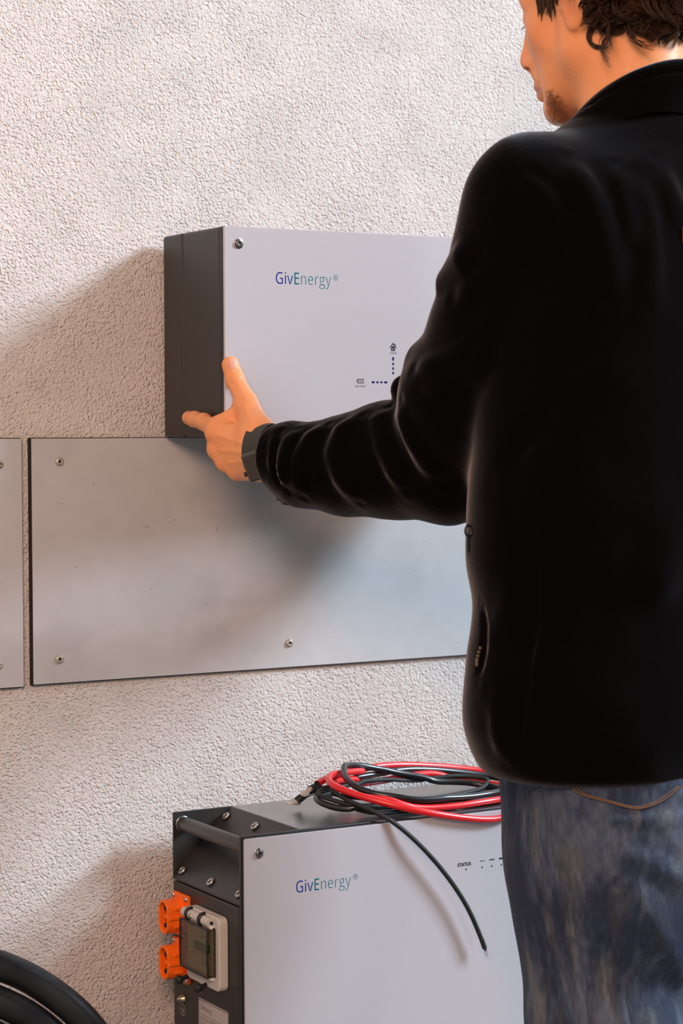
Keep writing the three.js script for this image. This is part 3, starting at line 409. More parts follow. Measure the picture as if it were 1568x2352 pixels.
// ---------------------------------------------------------------- surfaces out of the fields (surface nets)
function surface(f, lo, hi, cell, { color, uv } = {}) {
  const n = [0, 1, 2].map((k) => Math.ceil((hi[k] - lo[k]) / cell) + 1), [nx, ny, nz] = n, v = new Float32Array(nx * ny * nz).fill(9), id = (i, j, k) => i + nx * (j + ny * k), B = 5;
  const P = (i, j, k) => [lo[0] + i * cell, lo[1] + j * cell, lo[2] + k * cell];
  for (let k = 0; k < nz; k += B) for (let j = 0; j < ny; j += B) for (let i = 0; i < nx; i += B) {
    const c = f(P(i + B / 2, j + B / 2, k + B / 2)), skip = Math.abs(c) > cell * B * 1.6 + 0.014;
    for (let kk = k; kk < Math.min(nz, k + B); kk++) for (let jj = j; jj < Math.min(ny, j + B); jj++) for (let ii = i; ii < Math.min(nx, i + B); ii++) v[id(ii, jj, kk)] = skip ? c : f(P(ii, jj, kk));
  }
  const pos = [], idx = [], at = new Int32Array(nx * ny * nz).fill(-1), E = [[0, 1], [0, 2], [0, 4], [1, 3], [1, 5], [2, 3], [2, 6], [3, 7], [4, 5], [4, 6], [5, 7], [6, 7]];
  for (let k = 0; k < nz - 1; k++) for (let j = 0; j < ny - 1; j++) for (let i = 0; i < nx - 1; i++) {
    const g = []; let inside = 0; for (let c = 0; c < 8; c++) { const x = v[id(i + (c & 1), j + ((c >> 1) & 1), k + (c >> 2))]; g.push(x); if (x < 0) inside++; }
    if (!inside || inside === 8) continue;
    let x = 0, y = 0, z = 0, m = 0; for (const [a, b] of E) if ((g[a] < 0) !== (g[b] < 0)) { const t = g[a] / (g[a] - g[b]); x += (a & 1) + ((b & 1) - (a & 1)) * t; y += ((a >> 1) & 1) + (((b >> 1) & 1) - ((a >> 1) & 1)) * t; z += (a >> 2) + ((b >> 2) - (a >> 2)) * t; m++; }
    at[id(i, j, k)] = pos.length / 3; pos.push(lo[0] + (i + x / m) * cell, lo[1] + (j + y / m) * cell, lo[2] + (k + z / m) * cell);
  }
  const quad = (a, b, c, d, flip) => { if (a < 0 || b < 0 || c < 0 || d < 0) return; flip ? idx.push(a, c, b, a, d, c) : idx.push(a, b, c, a, c, d); };
  for (let k = 1; k < nz - 1; k++) for (let j = 1; j < ny - 1; j++) for (let i = 1; i < nx - 1; i++) {
    const s = v[id(i, j, k)] < 0, o = id(i, j, k);
    if (s !== v[id(i + 1, j, k)] < 0) quad(at[id(i, j - 1, k - 1)], at[id(i, j, k - 1)], at[o], at[id(i, j - 1, k)], !s);
    if (s !== v[id(i, j + 1, k)] < 0) quad(at[id(i - 1, j, k - 1)], at[id(i - 1, j, k)], at[o], at[id(i, j, k - 1)], !s);
    if (s !== v[id(i, j, k + 1)] < 0) quad(at[id(i - 1, j - 1, k)], at[id(i, j - 1, k)], at[o], at[id(i - 1, j, k)], !s);
  }
  const cnt = pos.length / 3, nor = new Float32Array(cnt * 3), uvs = new Float32Array(cnt * 2), col = color ? new Float32Array(cnt * 3) : null, e = cell * 0.4;
  for (let i = 0; i < cnt; i++) {
    const p = [pos[3 * i], pos[3 * i + 1], pos[3 * i + 2]]; let g, l;
    for (let it = 0; it < 2; it++) { g = [0, 1, 2].map((k) => { const a = [...p], b = [...p]; a[k] += e; b[k] -= e; return (f(a) - f(b)) / (2 * e); }); l = hyp(...g) || 1; if (!it) { const d = Math.max(-cell * 0.6, Math.min(cell * 0.6, f(p) / l)); for (let k = 0; k < 3; k++) { p[k] -= g[k] / l * d; pos[3 * i + k] = p[k]; } } }
    for (let k = 0; k < 3; k++) nor[3 * i + k] = g[k] / l;
    const q = uv ? uv(p) : [p[0] * 0.8 + p[2] * 0.6, p[1]]; uvs[2 * i] = q[0]; uvs[2 * i + 1] = q[1];
    if (col) col.set(color(p), 3 * i);
  }
  const geo = new THREE.BufferGeometry(); geo.setAttribute('position', new THREE.Float32BufferAttribute(pos, 3)); geo.setAttribute('normal', new THREE.BufferAttribute(nor, 3)); geo.setAttribute('uv', new THREE.BufferAttribute(uvs, 2)); if (col) geo.setAttribute('color', new THREE.BufferAttribute(col, 3)); geo.setIndex(idx); return geo;
}
function mirrored(geo) {             // the other hand: reflected across the middle of the cabinet
  const g = geo.clone(), p = g.attributes.position, n = g.attributes.normal, ix = g.index.array.slice();
  for (let i = 0; i < p.count; i++) { p.setX(i, 0.4853 - p.getX(i)); n.setX(i, -n.getX(i)); }
  for (let i = 0; i < ix.length; i += 3) { const t = ix[i]; ix[i] = ix[i + 1]; ix[i + 1] = t; } g.setIndex(new THREE.BufferAttribute(ix, 1)); return g;
}
const fbm = (x, y) => n64(x, y) * 0.6 + n128(x * 2 + 9, y * 2 + 4) * 0.4;

// ---------------------------------------------------------------- the man
{
  const man = thing('person', 'man in a black fleece jacket and blue jeans holding the upper cabinet with outstretched arms', 'person');
  // skin
  const mix = (a, b, t) => a.map((v, i) => v + (b[i] - v) * Math.min(1, Math.max(0, t)));
  const SKIN = [0.80, 0.315, 0.125], RED = [0.70, 0.20, 0.085], PALE = [0.76, 0.40, 0.25], NAIL = [0.74, 0.33, 0.22], STUB = [0.36, 0.13, 0.04], LIP = [0.52, 0.17, 0.10], MOLE = [0.2, 0.06, 0.03];
  const nailC = [TT[0] - .0018, TT[1] + .0005, TT[2] + .0088], knuckles = [KI, KM, KR, KP], moles = [[0.2069,1.5546,0.5447], [0.2614,1.5402,0.6566], [0.2251,1.5618,0.6199]];
  const handColor = (p) => {
    let c = mix(SKIN, RED, (fbm(p[0] * 900, p[1] * 900 + p[2] * 500) - 0.45) * 0.7);
    for (const k of knuckles) c = mix(c, RED, 0.7 - hyp(p[0] - k[0] + .004, p[1] - k[1], p[2] - k[2] - .004) * 45);
    const d = hyp((p[0] - nailC[0]) / .0068, (p[1] - nailC[1]) / .0078, (p[2] - nailC[2]) / .006); if (d < 1) c = p[1] < nailC[1] - .0052 ? PALE : NAIL;
    return c;
  };
  const hand = (p) => {
    let d = handField(p);
    const n = hyp((p[0] - nailC[0]) / .0066, (p[1] - nailC[1]) / .0076, (p[2] - nailC[2]) / .006); d += 0.0007 * Math.exp(-((n - 1) ** 2) / 0.012);
    for (const [a, b] of [[[0.0025,1.2034,0.2062], [0.0158,1.2064,0.2116]], [[0.0021,1.2013,0.2048], [0.0146,1.2044,0.2128]], [[0.0033,1.1993,0.2069], [0.0131,1.2018,0.2146]]]) d += 0.0006 * Math.exp(-((cone(p, a, b, 0, 0) / 0.0009) ** 2));
    for (const [a, b, w] of [[[0.0047,1.1745,0.2369], [-0.005,1.1442,0.2744], .003], [[-0.0195,1.1391,0.2171], [-0.0129,1.1292,0.27], .0028], [[-0.0172,1.1213,0.2179], [-0.0141,1.1193,0.2721], .0028], [[-0.0128,1.1067,0.2302], [-0.0124,1.1103,0.2753], .0026]]) d -= 0.0009 * Math.exp(-((cone(p, a, b, 0, 0) / w) ** 2));
    return d;
  };
  const handGeo = surface(hand, [-0.045, 1.05, 0.04], [0.08, 1.25, 0.33], 0.0021, { color: handColor });
  const headColor = (p) => {
    const q = toHead(p), s = [Math.abs(q[0]), q[1], q[2]]; let c = mix(SKIN, RED, (fbm(q[2] * 500, q[1] * 500) - 0.42) * 0.55);
    c = mix(c, RED, 0.55 - hyp(s[0] - .012, s[1] + .036, s[2] - .108) * 28); c = mix(c, RED, 0.5 - hyp(s[0] - .048, s[1] + .02, s[2] - .07) * 14); c = mix(c, RED, 0.8 - hyp(s[0] - .076, s[1] + .012, s[2] + .006) * 40);
    const g = fbm(q[2] * 2600 + q[0] * 1500, q[1] * 2200);
    c = mix(c, STUB, (0.75 - hyp(s[0], (s[1] + .098) * .9, s[2] - .085) * 24) * (0.55 + g)); c = mix(c, STUB, (0.5 - hyp(s[0] * .5, (s[1] + .056) * 2.2, s[2] - .1) * 32) * (0.4 + g)); c = mix(c, STUB, (0.34 - hyp(s[0] - .05, s[1] + .075, s[2] - .035) * 9) * (0.5 + g));
    if (hyp(s[0] * .35, (s[1] + .069) * 1.0, 0) < .0085 && s[2] > .083) c = mix(c, LIP, 0.9 - Math.abs(s[1] + .069) * 40);
    for (const m of moles) c = mix(c, MOLE, 1.4 - hyp(p[0] - m[0], p[1] - m[1], p[2] - m[2]) * 900);
    return c;
  };
  const headGeo = surface(headField, [0.12, 1.4, 0.4], [0.42, 1.78, 0.74], 0.003, { color: headColor });
  const hidden = (p) => {            // torso and limbs inside the clothes
    let d = oval(p, TORSO, -0.035); d = smax(d, 0.86 - p[1], 0.03); d = smin(d, cone(p, NB, SH, 0.04, 0.045), 0.03); d = smin(d, cone(p, NB, SHR, 0.04, 0.045), 0.03);
    for (const c of [ARM, ARMR]) d = smin(d, chain(p, c.map((q, i) => [q[0], q[1], q[2], i === c.length - 1 ? .021 : q[3] * 0.62]), 0.02), 0.02);
    for (const c of [LEG, LEGR]) d = smin(d, chain(p, c.map((q) => [q[0], q[1], q[2], q[3] * 0.66]), 0.02), 0.02);
    return smin(d, smax(smax(oval(p, PELVIS, -0.03), p[1] - 0.98, 0.02), 0.72 - p[1], 0.02), 0.03);
  };
  const hiddenGeo = surface(hidden, [-0.06, 0.0, 0.2], [0.62, 1.5, 0.85], 0.014, { color: () => SKIN });
  const keep = (g) => { g.deleteAttribute('uv'); return g; };
  const skin = new THREE.MeshPhysicalMaterial({ vertexColors: true, roughness: 0.46, specularIntensity: 0.7 });
  part('body', mergeGeometries([headGeo, handGeo, mirrored(handGeo), hiddenGeo].map(keep)), skin, man);

  // jacket: base field, folds of the cloth and its openings
  const FOLDS = [        // lines along the cloth with height and width in metres
    [[[0.0247,1.1465,0.3357], [0.0114,1.1343,0.3372], [0.0017,1.1149,0.3385], [0.0011,1.0929,0.3373], [0.0086,1.0766,0.3358]], 0.012, .0075],
    [[[0.0153,1.15,0.3099], [0.0019,1.1343,0.32], [-0.0038,1.1148,0.3261], [-0.0021,1.0928,0.3291], [0.0058,1.0765,0.3308]], -.006, .0045],
    [[[0.0411,1.1513,0.374], [0.0237,1.1368,0.3623], [0.0122,1.115,0.3578], [0.0106,1.0906,0.3525], [0.0228,1.0683,0.3484]], 0.0135, .0085],
    [[[0.0102,1.1466,0.311], [-0.0013,1.1294,0.3197], [-0.0053,1.1099,0.3238], [-0.0029,1.0927,0.3263]], 0.007, .0055],
    [[[0.0572,1.1607,0.42], [0.0406,1.144,0.4008], [0.0306,1.1201,0.4016], [0.0349,1.0914,0.4102], [0.0539,1.0649,0.4203]], 0.015, .0095],
    [[[0.0794,1.1702,0.4389], [0.0632,1.1559,0.4442], [0.0566,1.1299,0.4621], [0.0604,1.1018,0.4783], [0.0721,1.0784,0.4905]], 0.015, .0095],
    [[[0.0493,1.1787,0.5141], [0.0515,1.1602,0.5104], [0.0578,1.1348,0.5176], [0.074,1.107,0.5265], [0.0907,1.0883,0.5305]], 0.015, .0105],
    [[[0.0517,1.2082,0.5319], [0.0546,1.2127,0.5695], [0.0608,1.2221,0.6051], [0.0679,1.2367,0.6342]], 0.013, .0105],
    [[[0.0492,1.1851,0.5443], [0.0574,1.1892,0.5735], [0.0682,1.2063,0.6139], [0.0737,1.2317,0.6529]], 0.009, .011],
    [[[0.0552,1.2779,0.5975], [0.0607,1.2865,0.6213], [0.0674,1.3018,0.6466], [0.0711,1.3247,0.6644]], 0.012, .010],
    [[[0.0583,1.2462,0.6128], [0.0701,1.2605,0.6427], [0.0817,1.2877,0.672]], .005, .012],
    [[[0.0809,1.4092,0.6769], [0.0958,1.3976,0.6968], [0.1123,1.3787,0.7106], [0.1246,1.3506,0.7193]], -.0030, .0065],
    [[[0.0596,1.3582,0.6465], [0.0669,1.378,0.6705], [0.0769,1.3993,0.6787]], .004, .010],
    [[[0.1257,1.4197,0.696], [0.1333,1.397,0.7111], [0.1426,1.3661,0.7238], [0.1482,1.3332,0.7357], [0.1479,1.3027,0.7431], [0.1426,1.2682,0.7452]], .011, .012],
    [[[0.1754,1.4148,0.7092], [0.1752,1.3824,0.7286], [0.1727,1.3466,0.7424], [0.1688,1.3158,0.7496]], .009, .009], [[[0.1957,1.4059,0.7221], [0.1926,1.3559,0.7455], [0.1893,1.3118,0.7567], [0.1807,1.2598,0.7608]], .008, .011], [[[0.2213,1.421,0.7178], [0.2256,1.375,0.7436], [0.2253,1.3303,0.7584]], .010, .012],
    [[[0.1201,1.2468,0.7326], [0.0985,1.1762,0.7189], [0.0659,1.0927,0.668]], -.008, .012], [[[0.0829,1.0409,0.7152], [0.0866,0.9666,0.7042], [0.0768,0.8978,0.7054], [0.0719,0.8277,0.6981]], -.004, .006], [[[0.0863,1.041,0.7192], [0.0898,0.9668,0.7087], [0.0798,0.8981,0.71], [0.0746,0.8281,0.7033]], .003, .006],
    [[[0.1308,1.0024,0.7509], [0.1065,0.95,0.7266], [0.0819,0.9109,0.7093], [0.0657,0.8836,0.6874]], .006, .014], [[[0.0763,0.9973,0.7023], [0.0722,0.9648,0.6705], [0.0695,0.9452,0.6435]], .006, .012], [[[0.059,0.8809,0.6588], [0.0595,0.8605,0.6735], [0.0628,0.8299,0.6764], [0.0726,0.8045,0.6736]], .006, .010],
    [[[0.2068,1.096,0.77], [0.1919,1.0098,0.7698], [0.1806,0.9319,0.7638]], .010, .024], [[[0.0717,0.9663,0.6308], [0.07,0.9446,0.6373], [0.065,0.9187,0.6422], [0.061,0.8918,0.6371]], -.007, .005],
  ].map(([pts, h, w]) => ({ pts, h, w, box: [0, 1, 2].map((k) => [Math.min(...pts.map((p) => p[k])) - w * 2.6, Math.max(...pts.map((p) => p[k])) + w * 2.6]) }));
  const CUFF = ARM[8], CUFFR = ARMR[8], wristAxis = [W1[0] - WR[0], W1[1] - WR[1], W1[2] - WR[2]].map((v, i, a) => v / hyp(...a));
  const jacket = (p) => {
    let d = jacketBase(p);
    if (d < 0.03 && d > -0.03) {
      for (const f of FOLDS) if (f.box.every(([a, b], k) => p[k] > a && p[k] < b)) { const t = polyDist(p, f.pts) / f.w; if (t < 2.6) { const a = f.pts[0], b = f.pts[f.pts.length - 1]; d -= f.h * Math.exp(-t * t) * sstep(0, f.w * 3.5, Math.min(hyp(p[0] - a[0], p[1] - a[1], p[2] - a[2]), hyp(p[0] - b[0], p[1] - b[1], p[2] - b[2]))); } }
      d -= 0.0016 * (n16(p[0] * 22 + p[2] * 17, p[1] * 26) - 0.5) * 2;
    }
    d = smax(d, 0.786 - p[1], 0.006);                                     // hem
    for (const [c, axis] of [[CUFF, wristAxis], [CUFFR, [-wristAxis[0], wristAxis[1], wristAxis[2]]]]) {   // sleeve ends
      const a = (p[0] - c[0]) * axis[0] + (p[1] - c[1]) * axis[1] + (p[2] - c[2]) * axis[2], r = hyp(p[0] - c[0], p[1] - c[1], p[2] - c[2]);
      if (r < 0.09) { d = smax(d, a, 0.010); }
    }
    return smax(d, -cone(p, fromHead([0, -0.03, -0.03]), [0.283, 1.40, 0.622], 0.061, 0.063), 0.006);
  };
  const weave = dataTex(1024, (u, v) => 0.5 + 0.5 * (n512(u * 512, v * 512) - 0.5) + 0.35 * (n256(u * 256, v * 256) - 0.5) + 0.2 * (n128(u * 128, v * 128) - 0.5), { repeat: 1 / 0.35 });
  const fleece = new THREE.MeshPhysicalMaterial({ color: new THREE.Color().setRGB(0.0028, 0.0023, 0.0023), roughness: 0.95, specularIntensity: 0, sheen: 1, sheenColor: new THREE.Color().setRGB(0.62, 0.59, 0.61), sheenRoughness: 0.64, bumpMap: weave, bumpScale: 0.0003 });
  const J = part('jacket', surface(jacket, [-0.1, 0.77, 0.22], [0.66, 1.5, 0.87], 0.0050), fleece, man); J.userData.label = 'black fleece jacket';
  {                                  // collar: a band that rises to the nape, with a turned edge
    const ring = (o, t, k) => { const c = Math.cos(t), s = Math.sin(t), ru = [0.0841, 0.061][k] + o, rw = [0.0847, 0.0884][k] + o; return [0.2785 + BL[0] * ru * c + BF[0] * rw * s, [1.4296, 1.474][k] + 0.023 * c - [0.0473, 0.046][k] * s, 0.6165 + BL[2] * ru * c + BF[2] * rw * s]; };
    const prof = [[-0.25, 0.001], [0, 0.004], [0.3, 0.0065], [0.55, 0.008], [0.64, 0.0085], [0.68, 0.0058], [0.72, 0.0085], [0.85, 0.0085], [0.97, 0.006], [1.03, 0.001], [1.02, -0.004], [0.95, -0.006], [0.5, -0.006], [-0.2, -0.008]], N = 96, pos = [], uv = [], idx = [];
    for (let i = 0; i <= N; i++) { const t = i / N * Math.PI * 2; prof.forEach(([h, o]) => { const wob = 0.0015 * Math.sin(t * 5 + h * 3), a = ring(o + wob, t, 0), b = ring(o + wob, t, 1); pos.push(...a.map((v, k) => v + (b[k] - v) * h)); uv.push(t * 0.09, h * 0.05); }); }
    const m = prof.length; for (let i = 0; i < N; i++) for (let j = 0; j < m - 1; j++) { const a = i * m + j; idx.push(a, a + 1, a + m, a + 1, a + m + 1, a + m); }
    const g = new THREE.BufferGeometry(); g.setAttribute('position', new THREE.Float32BufferAttribute(pos, 3)); g.setAttribute('uv', new THREE.Float32BufferAttribute(uv, 2)); g.setIndex(idx); g.computeVertexNormals();
    part('collar', g, fleece, J);
    const zip = M([0.01, 0.01, 0.011], 0.35), brass = M([0.24, 0.18, 0.12], 0.4, { metalness: 0.7 });
    const ZP = [0.0644,1.0423,0.6219].map((v, k) => v + [-0.0042, 0, 0.0005][k]);
    part('zip_pull', clean([new THREE.TorusGeometry(0.0042, 0.0012, 8, 18).scale(1, 1.3, 1).translate(...ZP), box(0.0032, 0.019, 0.0024, 0.001).translate(ZP[0] - 0.0005, ZP[1] - 0.0125, ZP[2])]), zip, J);
    const teeth = [[0.0666,0.9234,0.6367], [0.0659,0.9193,0.6353], [0.0651,0.9153,0.6349], [0.0645,0.9117,0.6342], [0.0638,0.9082,0.6345]]; part('pocket_zip', clean(teeth.map((p, i) => box(0.0026, i === 4 ? 0.007 : 0.003, 0.0026, 0.0007).translate(p[0] - 0.0025, p[1], p[2] + 0.0012))), brass, J);
    part('cuff_tab', clean([box(0.011, 0.017, 0.012, 0.003).translate(...[0.0233,1.0717,0.2935]), box(0.02, 0.013, 0.014, 0.005).translate(...[0.0281,1.0654,0.3024])]), zip, J);
    const em = [[0.2286,1.3437,0.7551], [0.2272,1.337,0.7569]]; part('embroidery', box(0.006, 0.016, 0.002, 0.0008).translate(em[0][0] + .001, em[0][1] - .004, em[0][2] + .0035), M([0.85, 0.2, 0.05], 0.7), J);
  }

  // jeans
  const JF = [
    [[[0.1342,0.7753,0.6171], [0.1302,0.7329,0.6359], [0.13,0.69,0.6502], [0.1429,0.6206,0.6516], [0.1563,0.5614,0.6599], [0.1591,0.5317,0.6728]], .0028, .0035], [[[0.1233,0.7758,0.7041], [0.1397,0.7609,0.7258], [0.1694,0.7534,0.7441], [0.2262,0.7521,0.7565]], .004, .007],
    [[[0.16,0.7041,0.7209], [0.184,0.6858,0.7327], [0.2183,0.6295,0.7392], [0.2687,0.5713,0.7108]], .006, .012], [[[0.1736,0.7191,0.7388], [0.2017,0.7062,0.7455], [0.2355,0.6876,0.7497]], .005, .010], [[[0.1321,0.6725,0.6548], [0.1523,0.6599,0.6949], [0.1843,0.61,0.7114]], .004, .014],
  ].map(([pts, h, w]) => ({ pts, h, w }));
  const jeans = (p) => { let d = jeansBase(p); if (Math.abs(d) < 0.03) { for (const f of JF) { const t = polyDist(p, f.pts) / f.w; if (t < 2.6) d -= f.h * Math.exp(-t * t); } d -= 0.0035 * (n16(p[0] * 14 + p[2] * 9, p[1] * 12) - 0.5) * 2; if (p[1] < 0.2) d -= 0.004 * Math.sin(p[1] * 160); } return d; };
  const denim = new THREE.MeshStandardMaterial({ roughness: 0.85, map: dataTex(1024, (u, v) => {
    const tw = Math.sin((u * 512 + v * 512) * Math.PI * 2 / 3.2) * 0.5 + 0.5, slub = n512(u * 512, v * 90), fade = sstep(0.3, 0.8, n16(u * 6, v * 5) * 0.5 + n64(u * 26, v * 12) * 0.3 + n128(u * 90, v * 40) * 0.2), rub = sstep(0.45, 0.85, n64(u * 20 + 5, v * 9)), k = 0.78 + 0.2 * tw + 0.45 * (slub - 0.5);
    return [0.125 * k + 0.21 * fade + 0.06 * rub, 0.17 * k + 0.20 * fade + 0.04 * rub, 0.265 * k + 0.175 * fade];
  }, { srgb: true, repeat: 1 / 0.4 }), bumpMap: weave, bumpScale: 0.0004 });
  const D = part('jeans', surface(jeans, [0.06, 0.02, 0.4], [0.56, 1.03, 0.9], 0.007, { uv: (p) => { const t = Math.min(1, Math.max(0, (0.85 - p[1]) / 0.5)), c = [0.174 + 0.045 * t, 0.62 + 0.03 * t], s = p[0] > 0.275 ? 0.19 : 0; return [Math.atan2(p[0] - c[0] - s, p[2] - c[1]) * 0.1 + s, p[1]]; } }), denim, man); D.userData.label = 'faded blue jeans';
  const outline = [[0.125,0.7886,0.7085], [0.126,0.7844,0.71], [0.1283,0.7812,0.7135], [0.1496,0.7727,0.7342], [0.1784,0.7646,0.748], [0.1955,0.7677,0.7528], [0.2167,0.7786,0.7562], [0.2246,0.7868,0.7568]];
  {                                   // back pocket: a second layer of cloth with stitched border
    const lu = (p) => (p[0] - BC[0]) * BL[0] + (p[2] - BC[1]) * BL[2], poly = [...outline.map((p) => [lu(p), p[1]])]; poly.push([poly[7][0] - 0.003, poly[7][1] + 0.09], [poly[0][0] + 0.006, poly[0][1] + 0.09]);
    const inPoly = (x, y) => { let d = 9, s = 1; for (let i = 0, j = poly.length - 1; i < poly.length; j = i++) { const [ax, ay] = poly[i], [bx, by] = poly[j], ex = bx - ax, ey = by - ay, wx = x - ax, wy = y - ay, h = Math.min(1, Math.max(0, (wx * ex + wy * ey) / (ex * ex + ey * ey))); d = Math.min(d, hyp(wx - ex * h, wy - ey * h)); if ((ay > y) !== (by > y) && x < (bx - ax) * (y - ay) / (by - ay) + ax) s = -s; } return d * s; };
    const pocket = (p) => p[2] < 0.62 ? 0.05 : smax(Math.abs(jeans(p) - 0.0012) - 0.0022, inPoly(lu(p), p[1]), 0.002);
    part('back_pocket', surface(pocket, [0.08, 0.74, 0.62], [0.36, 0.9, 0.82], 0.0028), denim, D);
    const thread = M([0.2, 0.1, 0.045], 0.8), plainThread = M([0.07, 0.06, 0.055], 0.85), inset = outline.map((p, i) => { const c = [[0.1689,0.7843,0.7445]][0]; return p.map((v, k) => v + (c[k] - v) * (i === 0 || i === 7 ? 0.07 : 0.15)); });
    const lift = (p, o) => { const e = 0.002, g = [0, 1, 2].map((k) => { const a = [...p], b = [...p]; a[k] += e; b[k] -= e; return jeans(a) - jeans(b); }), l = hyp(...g), d = jeans(p) - o; return p.map((v, k) => v - g[k] / l * d); };
    for (const [pts, r] of [[outline.map((p, i) => p.map((v, k) => v + (inset[i][k] - v) * 0.4)), 0.0006], [inset, 0.0005]]) { const c = curve(pts).getPoints(60).map((v) => lift(lift(v.toArray(), 0.0034), 0.0034)); part('pocket_stitching', tube(c, r, 160, 6), thread, D); }
    const seam = curve([[0.1328,0.7766,0.6253], [0.1297,0.7341,0.6429], [0.1309,0.6908,0.6551], [0.144,0.6214,0.6561], [0.1581,0.562,0.6635], [0.1612,0.5322,0.676]]).getPoints(60).map((v) => lift(lift(v.toArray(), 0.0004), 0.0004)); part('side_stitching', tube(seam, 0.0005, 140, 6), plainThread, D);
  }
  // shoes
  for (const [c, n] of [[LEG[4], 0], [LEGR[4], 1]]) {
    const o = [c[0], 0, c[2]], F = (k, y) => [o[0] + BF[0] * k, y, o[2] + BF[2] * k];
    const shoe = (p) => { let d = cone(p, F(-0.05, 0.05), F(0.05, 0.055), 0.038, 0.042); d = smin(d, cone(p, F(0.05, 0.045), F(0.17, 0.034), 0.044, 0.03), 0.02); d = smin(d, cone(p, F(-0.02, 0.06), F(-0.01, 0.11), 0.042, 0.045), 0.02); return smax(d, 0.012 - p[1], 0.004); };
    const s = part('shoe', surface(shoe, [o[0] - 0.14, 0, o[2] - 0.26], [o[0] + 0.14, 0.17, o[2] + 0.14], 0.006), M([0.03, 0.025, 0.022], 0.6), man);
    const sole = (p) => Math.max(Math.min(cone([p[0], 0.03, p[2]], F(-0.05, 0.03), F(0.06, 0.03), 0.043, 0.047), cone([p[0], 0.03, p[2]], F(0.06, 0.03), F(0.17, 0.03), 0.047, 0.035)), p[1] - 0.018, 0.001 - p[1]);
    part('sole', surface(sole, [o[0] - 0.14, -0.01, o[2] - 0.26], [o[0] + 0.14, 0.04, o[2] + 0.14], 0.005), M([0.3, 0.29, 0.27], 0.8), s);
  }

  // hair: a close layer on the scalp and several hundred curled locks
  {
    const R = rng(77), brown = new THREE.MeshPhysicalMaterial({ vertexColors: true, roughness: 0.5, specularIntensity: 0.6 });
    const tone = (k) => [0.032 + 0.05 * k, 0.012 + 0.02 * k, 0.004 + 0.006 * k], hairline = (q) => q[2] - (0.036 + Math.max(0, q[1] - 0.05) * 0.62 - (q[1] < 0.028 ? (0.028 - q[1]) * (Math.abs(q[0]) > 0.05 ? 0.9 : 0) : 0));
    const capF = (p) => { const q = toHead(p); let d = ell(q, CRAN[0], CRAN[1].map((v) => v + 0.012)) * HS; d = smin(d, cone(q, [0, -0.01, -0.06], [0, -0.04, -0.055], 0.056, 0.048) * HS, 0.02); d = smax(d, hairline(q) * 0.7, 0.008); d = smax(d, -(q[1] + 0.045 - 0.0) - 0.006, 0.008); if (Math.abs(q[0]) > 0.05) d = smax(d, 0.03 - hyp((q[1] - 0.004) / 0.036, (q[2] + 0.006) / 0.030) * 0.03, 0.004); return d - 0.003 * (n64(q[0] * 260 + q[2] * 190, q[1] * 260) - 0.5); };
    const geos = [surface(capF, [0.12, 1.5, 0.4], [0.42, 1.8, 0.74], 0.0042, { color: () => tone(0.2) })]; geos[0].deleteAttribute('uv');
    const strand = (pts, r, k) => {          // one hair bundle: a thin three-sided tube that tapers
      const c = new THREE.CatmullRomCurve3(pts), n = 14, pos = [], nor = [], col = [], idx = [], up = new THREE.Vector3(0.31, 0.2, 0.93), T = new THREE.Vector3(), U = new THREE.Vector3(), W = new THREE.Vector3(), P = new THREE.Vector3();
      for (let i = 0; i <= n; i++) { const t = i / n; c.getPoint(t, P); c.getTangent(t, T); U.crossVectors(up, T).normalize(); W.crossVectors(T, U); const rr = r * (1 - 0.85 * t * t); for (let j = 0; j < 3; j++) { const a = j * 2.094, x = Math.cos(a), y = Math.sin(a); nor.push(U.x * x + W.x * y, U.y * x + W.y * y, U.z * x + W.z * y); pos.push(P.x + nor.at(-3) * rr, P.y + nor.at(-2) * rr, P.z + nor.at(-1) * rr); col.push(...tone(k)); } }
      for (let i = 0; i < n; i++) for (let j = 0; j < 3; j++) { const a = i * 3 + j, b = i * 3 + (j + 1) % 3; idx.push(a, b, a + 3, b, b + 3, a + 3); }
      const g = new THREE.BufferGeometry(); g.setAttribute('position', new THREE.Float32BufferAttribute(pos, 3)); g.setAttribute('normal', new THREE.Float32BufferAttribute(nor, 3)); g.setAttribute('color', new THREE.Float32BufferAttribute(col, 3)); g.setIndex(idx); return g;
    };
    const lock = (a, dir, len, r, curl, turns, k, count = 13) => {      // a curled lock of hair made of strands
      const d = new THREE.Vector3(...dir).normalize(), u = new THREE.Vector3(0.3, 0.2, 1).cross(d).normalize(), w = d.clone().cross(u), ph = R() * 6.28, n = 9, out = [];
      for (let s = 0; s < count; s++) {
        const ox = (R() - 0.5) * 2 * r, oy = (R() - 0.5) * 2 * r, l = len * (0.8 + 0.35 * R()), pts = [];
        for (let i = 0; i <= n; i++) { const t = i / n, c = curl * Math.min(1, t * 1.4), g = ph + turns * 6.28 * t, m = 1 - 0.65 * t; pts.push(new THREE.Vector3(...a).addScaledVector(d, l * t).addScaledVector(u, c * (Math.cos(g) - Math.cos(ph) * (1 - t)) + ox * m).addScaledVector(w, c * (Math.sin(g) - Math.sin(ph) * (1 - t)) + oy * m)); }
        out.push(strand(pts, 0.0006 + 0.0004 * R(), Math.min(1, k * (0.5 + R()))));
      }
      return out;
    };
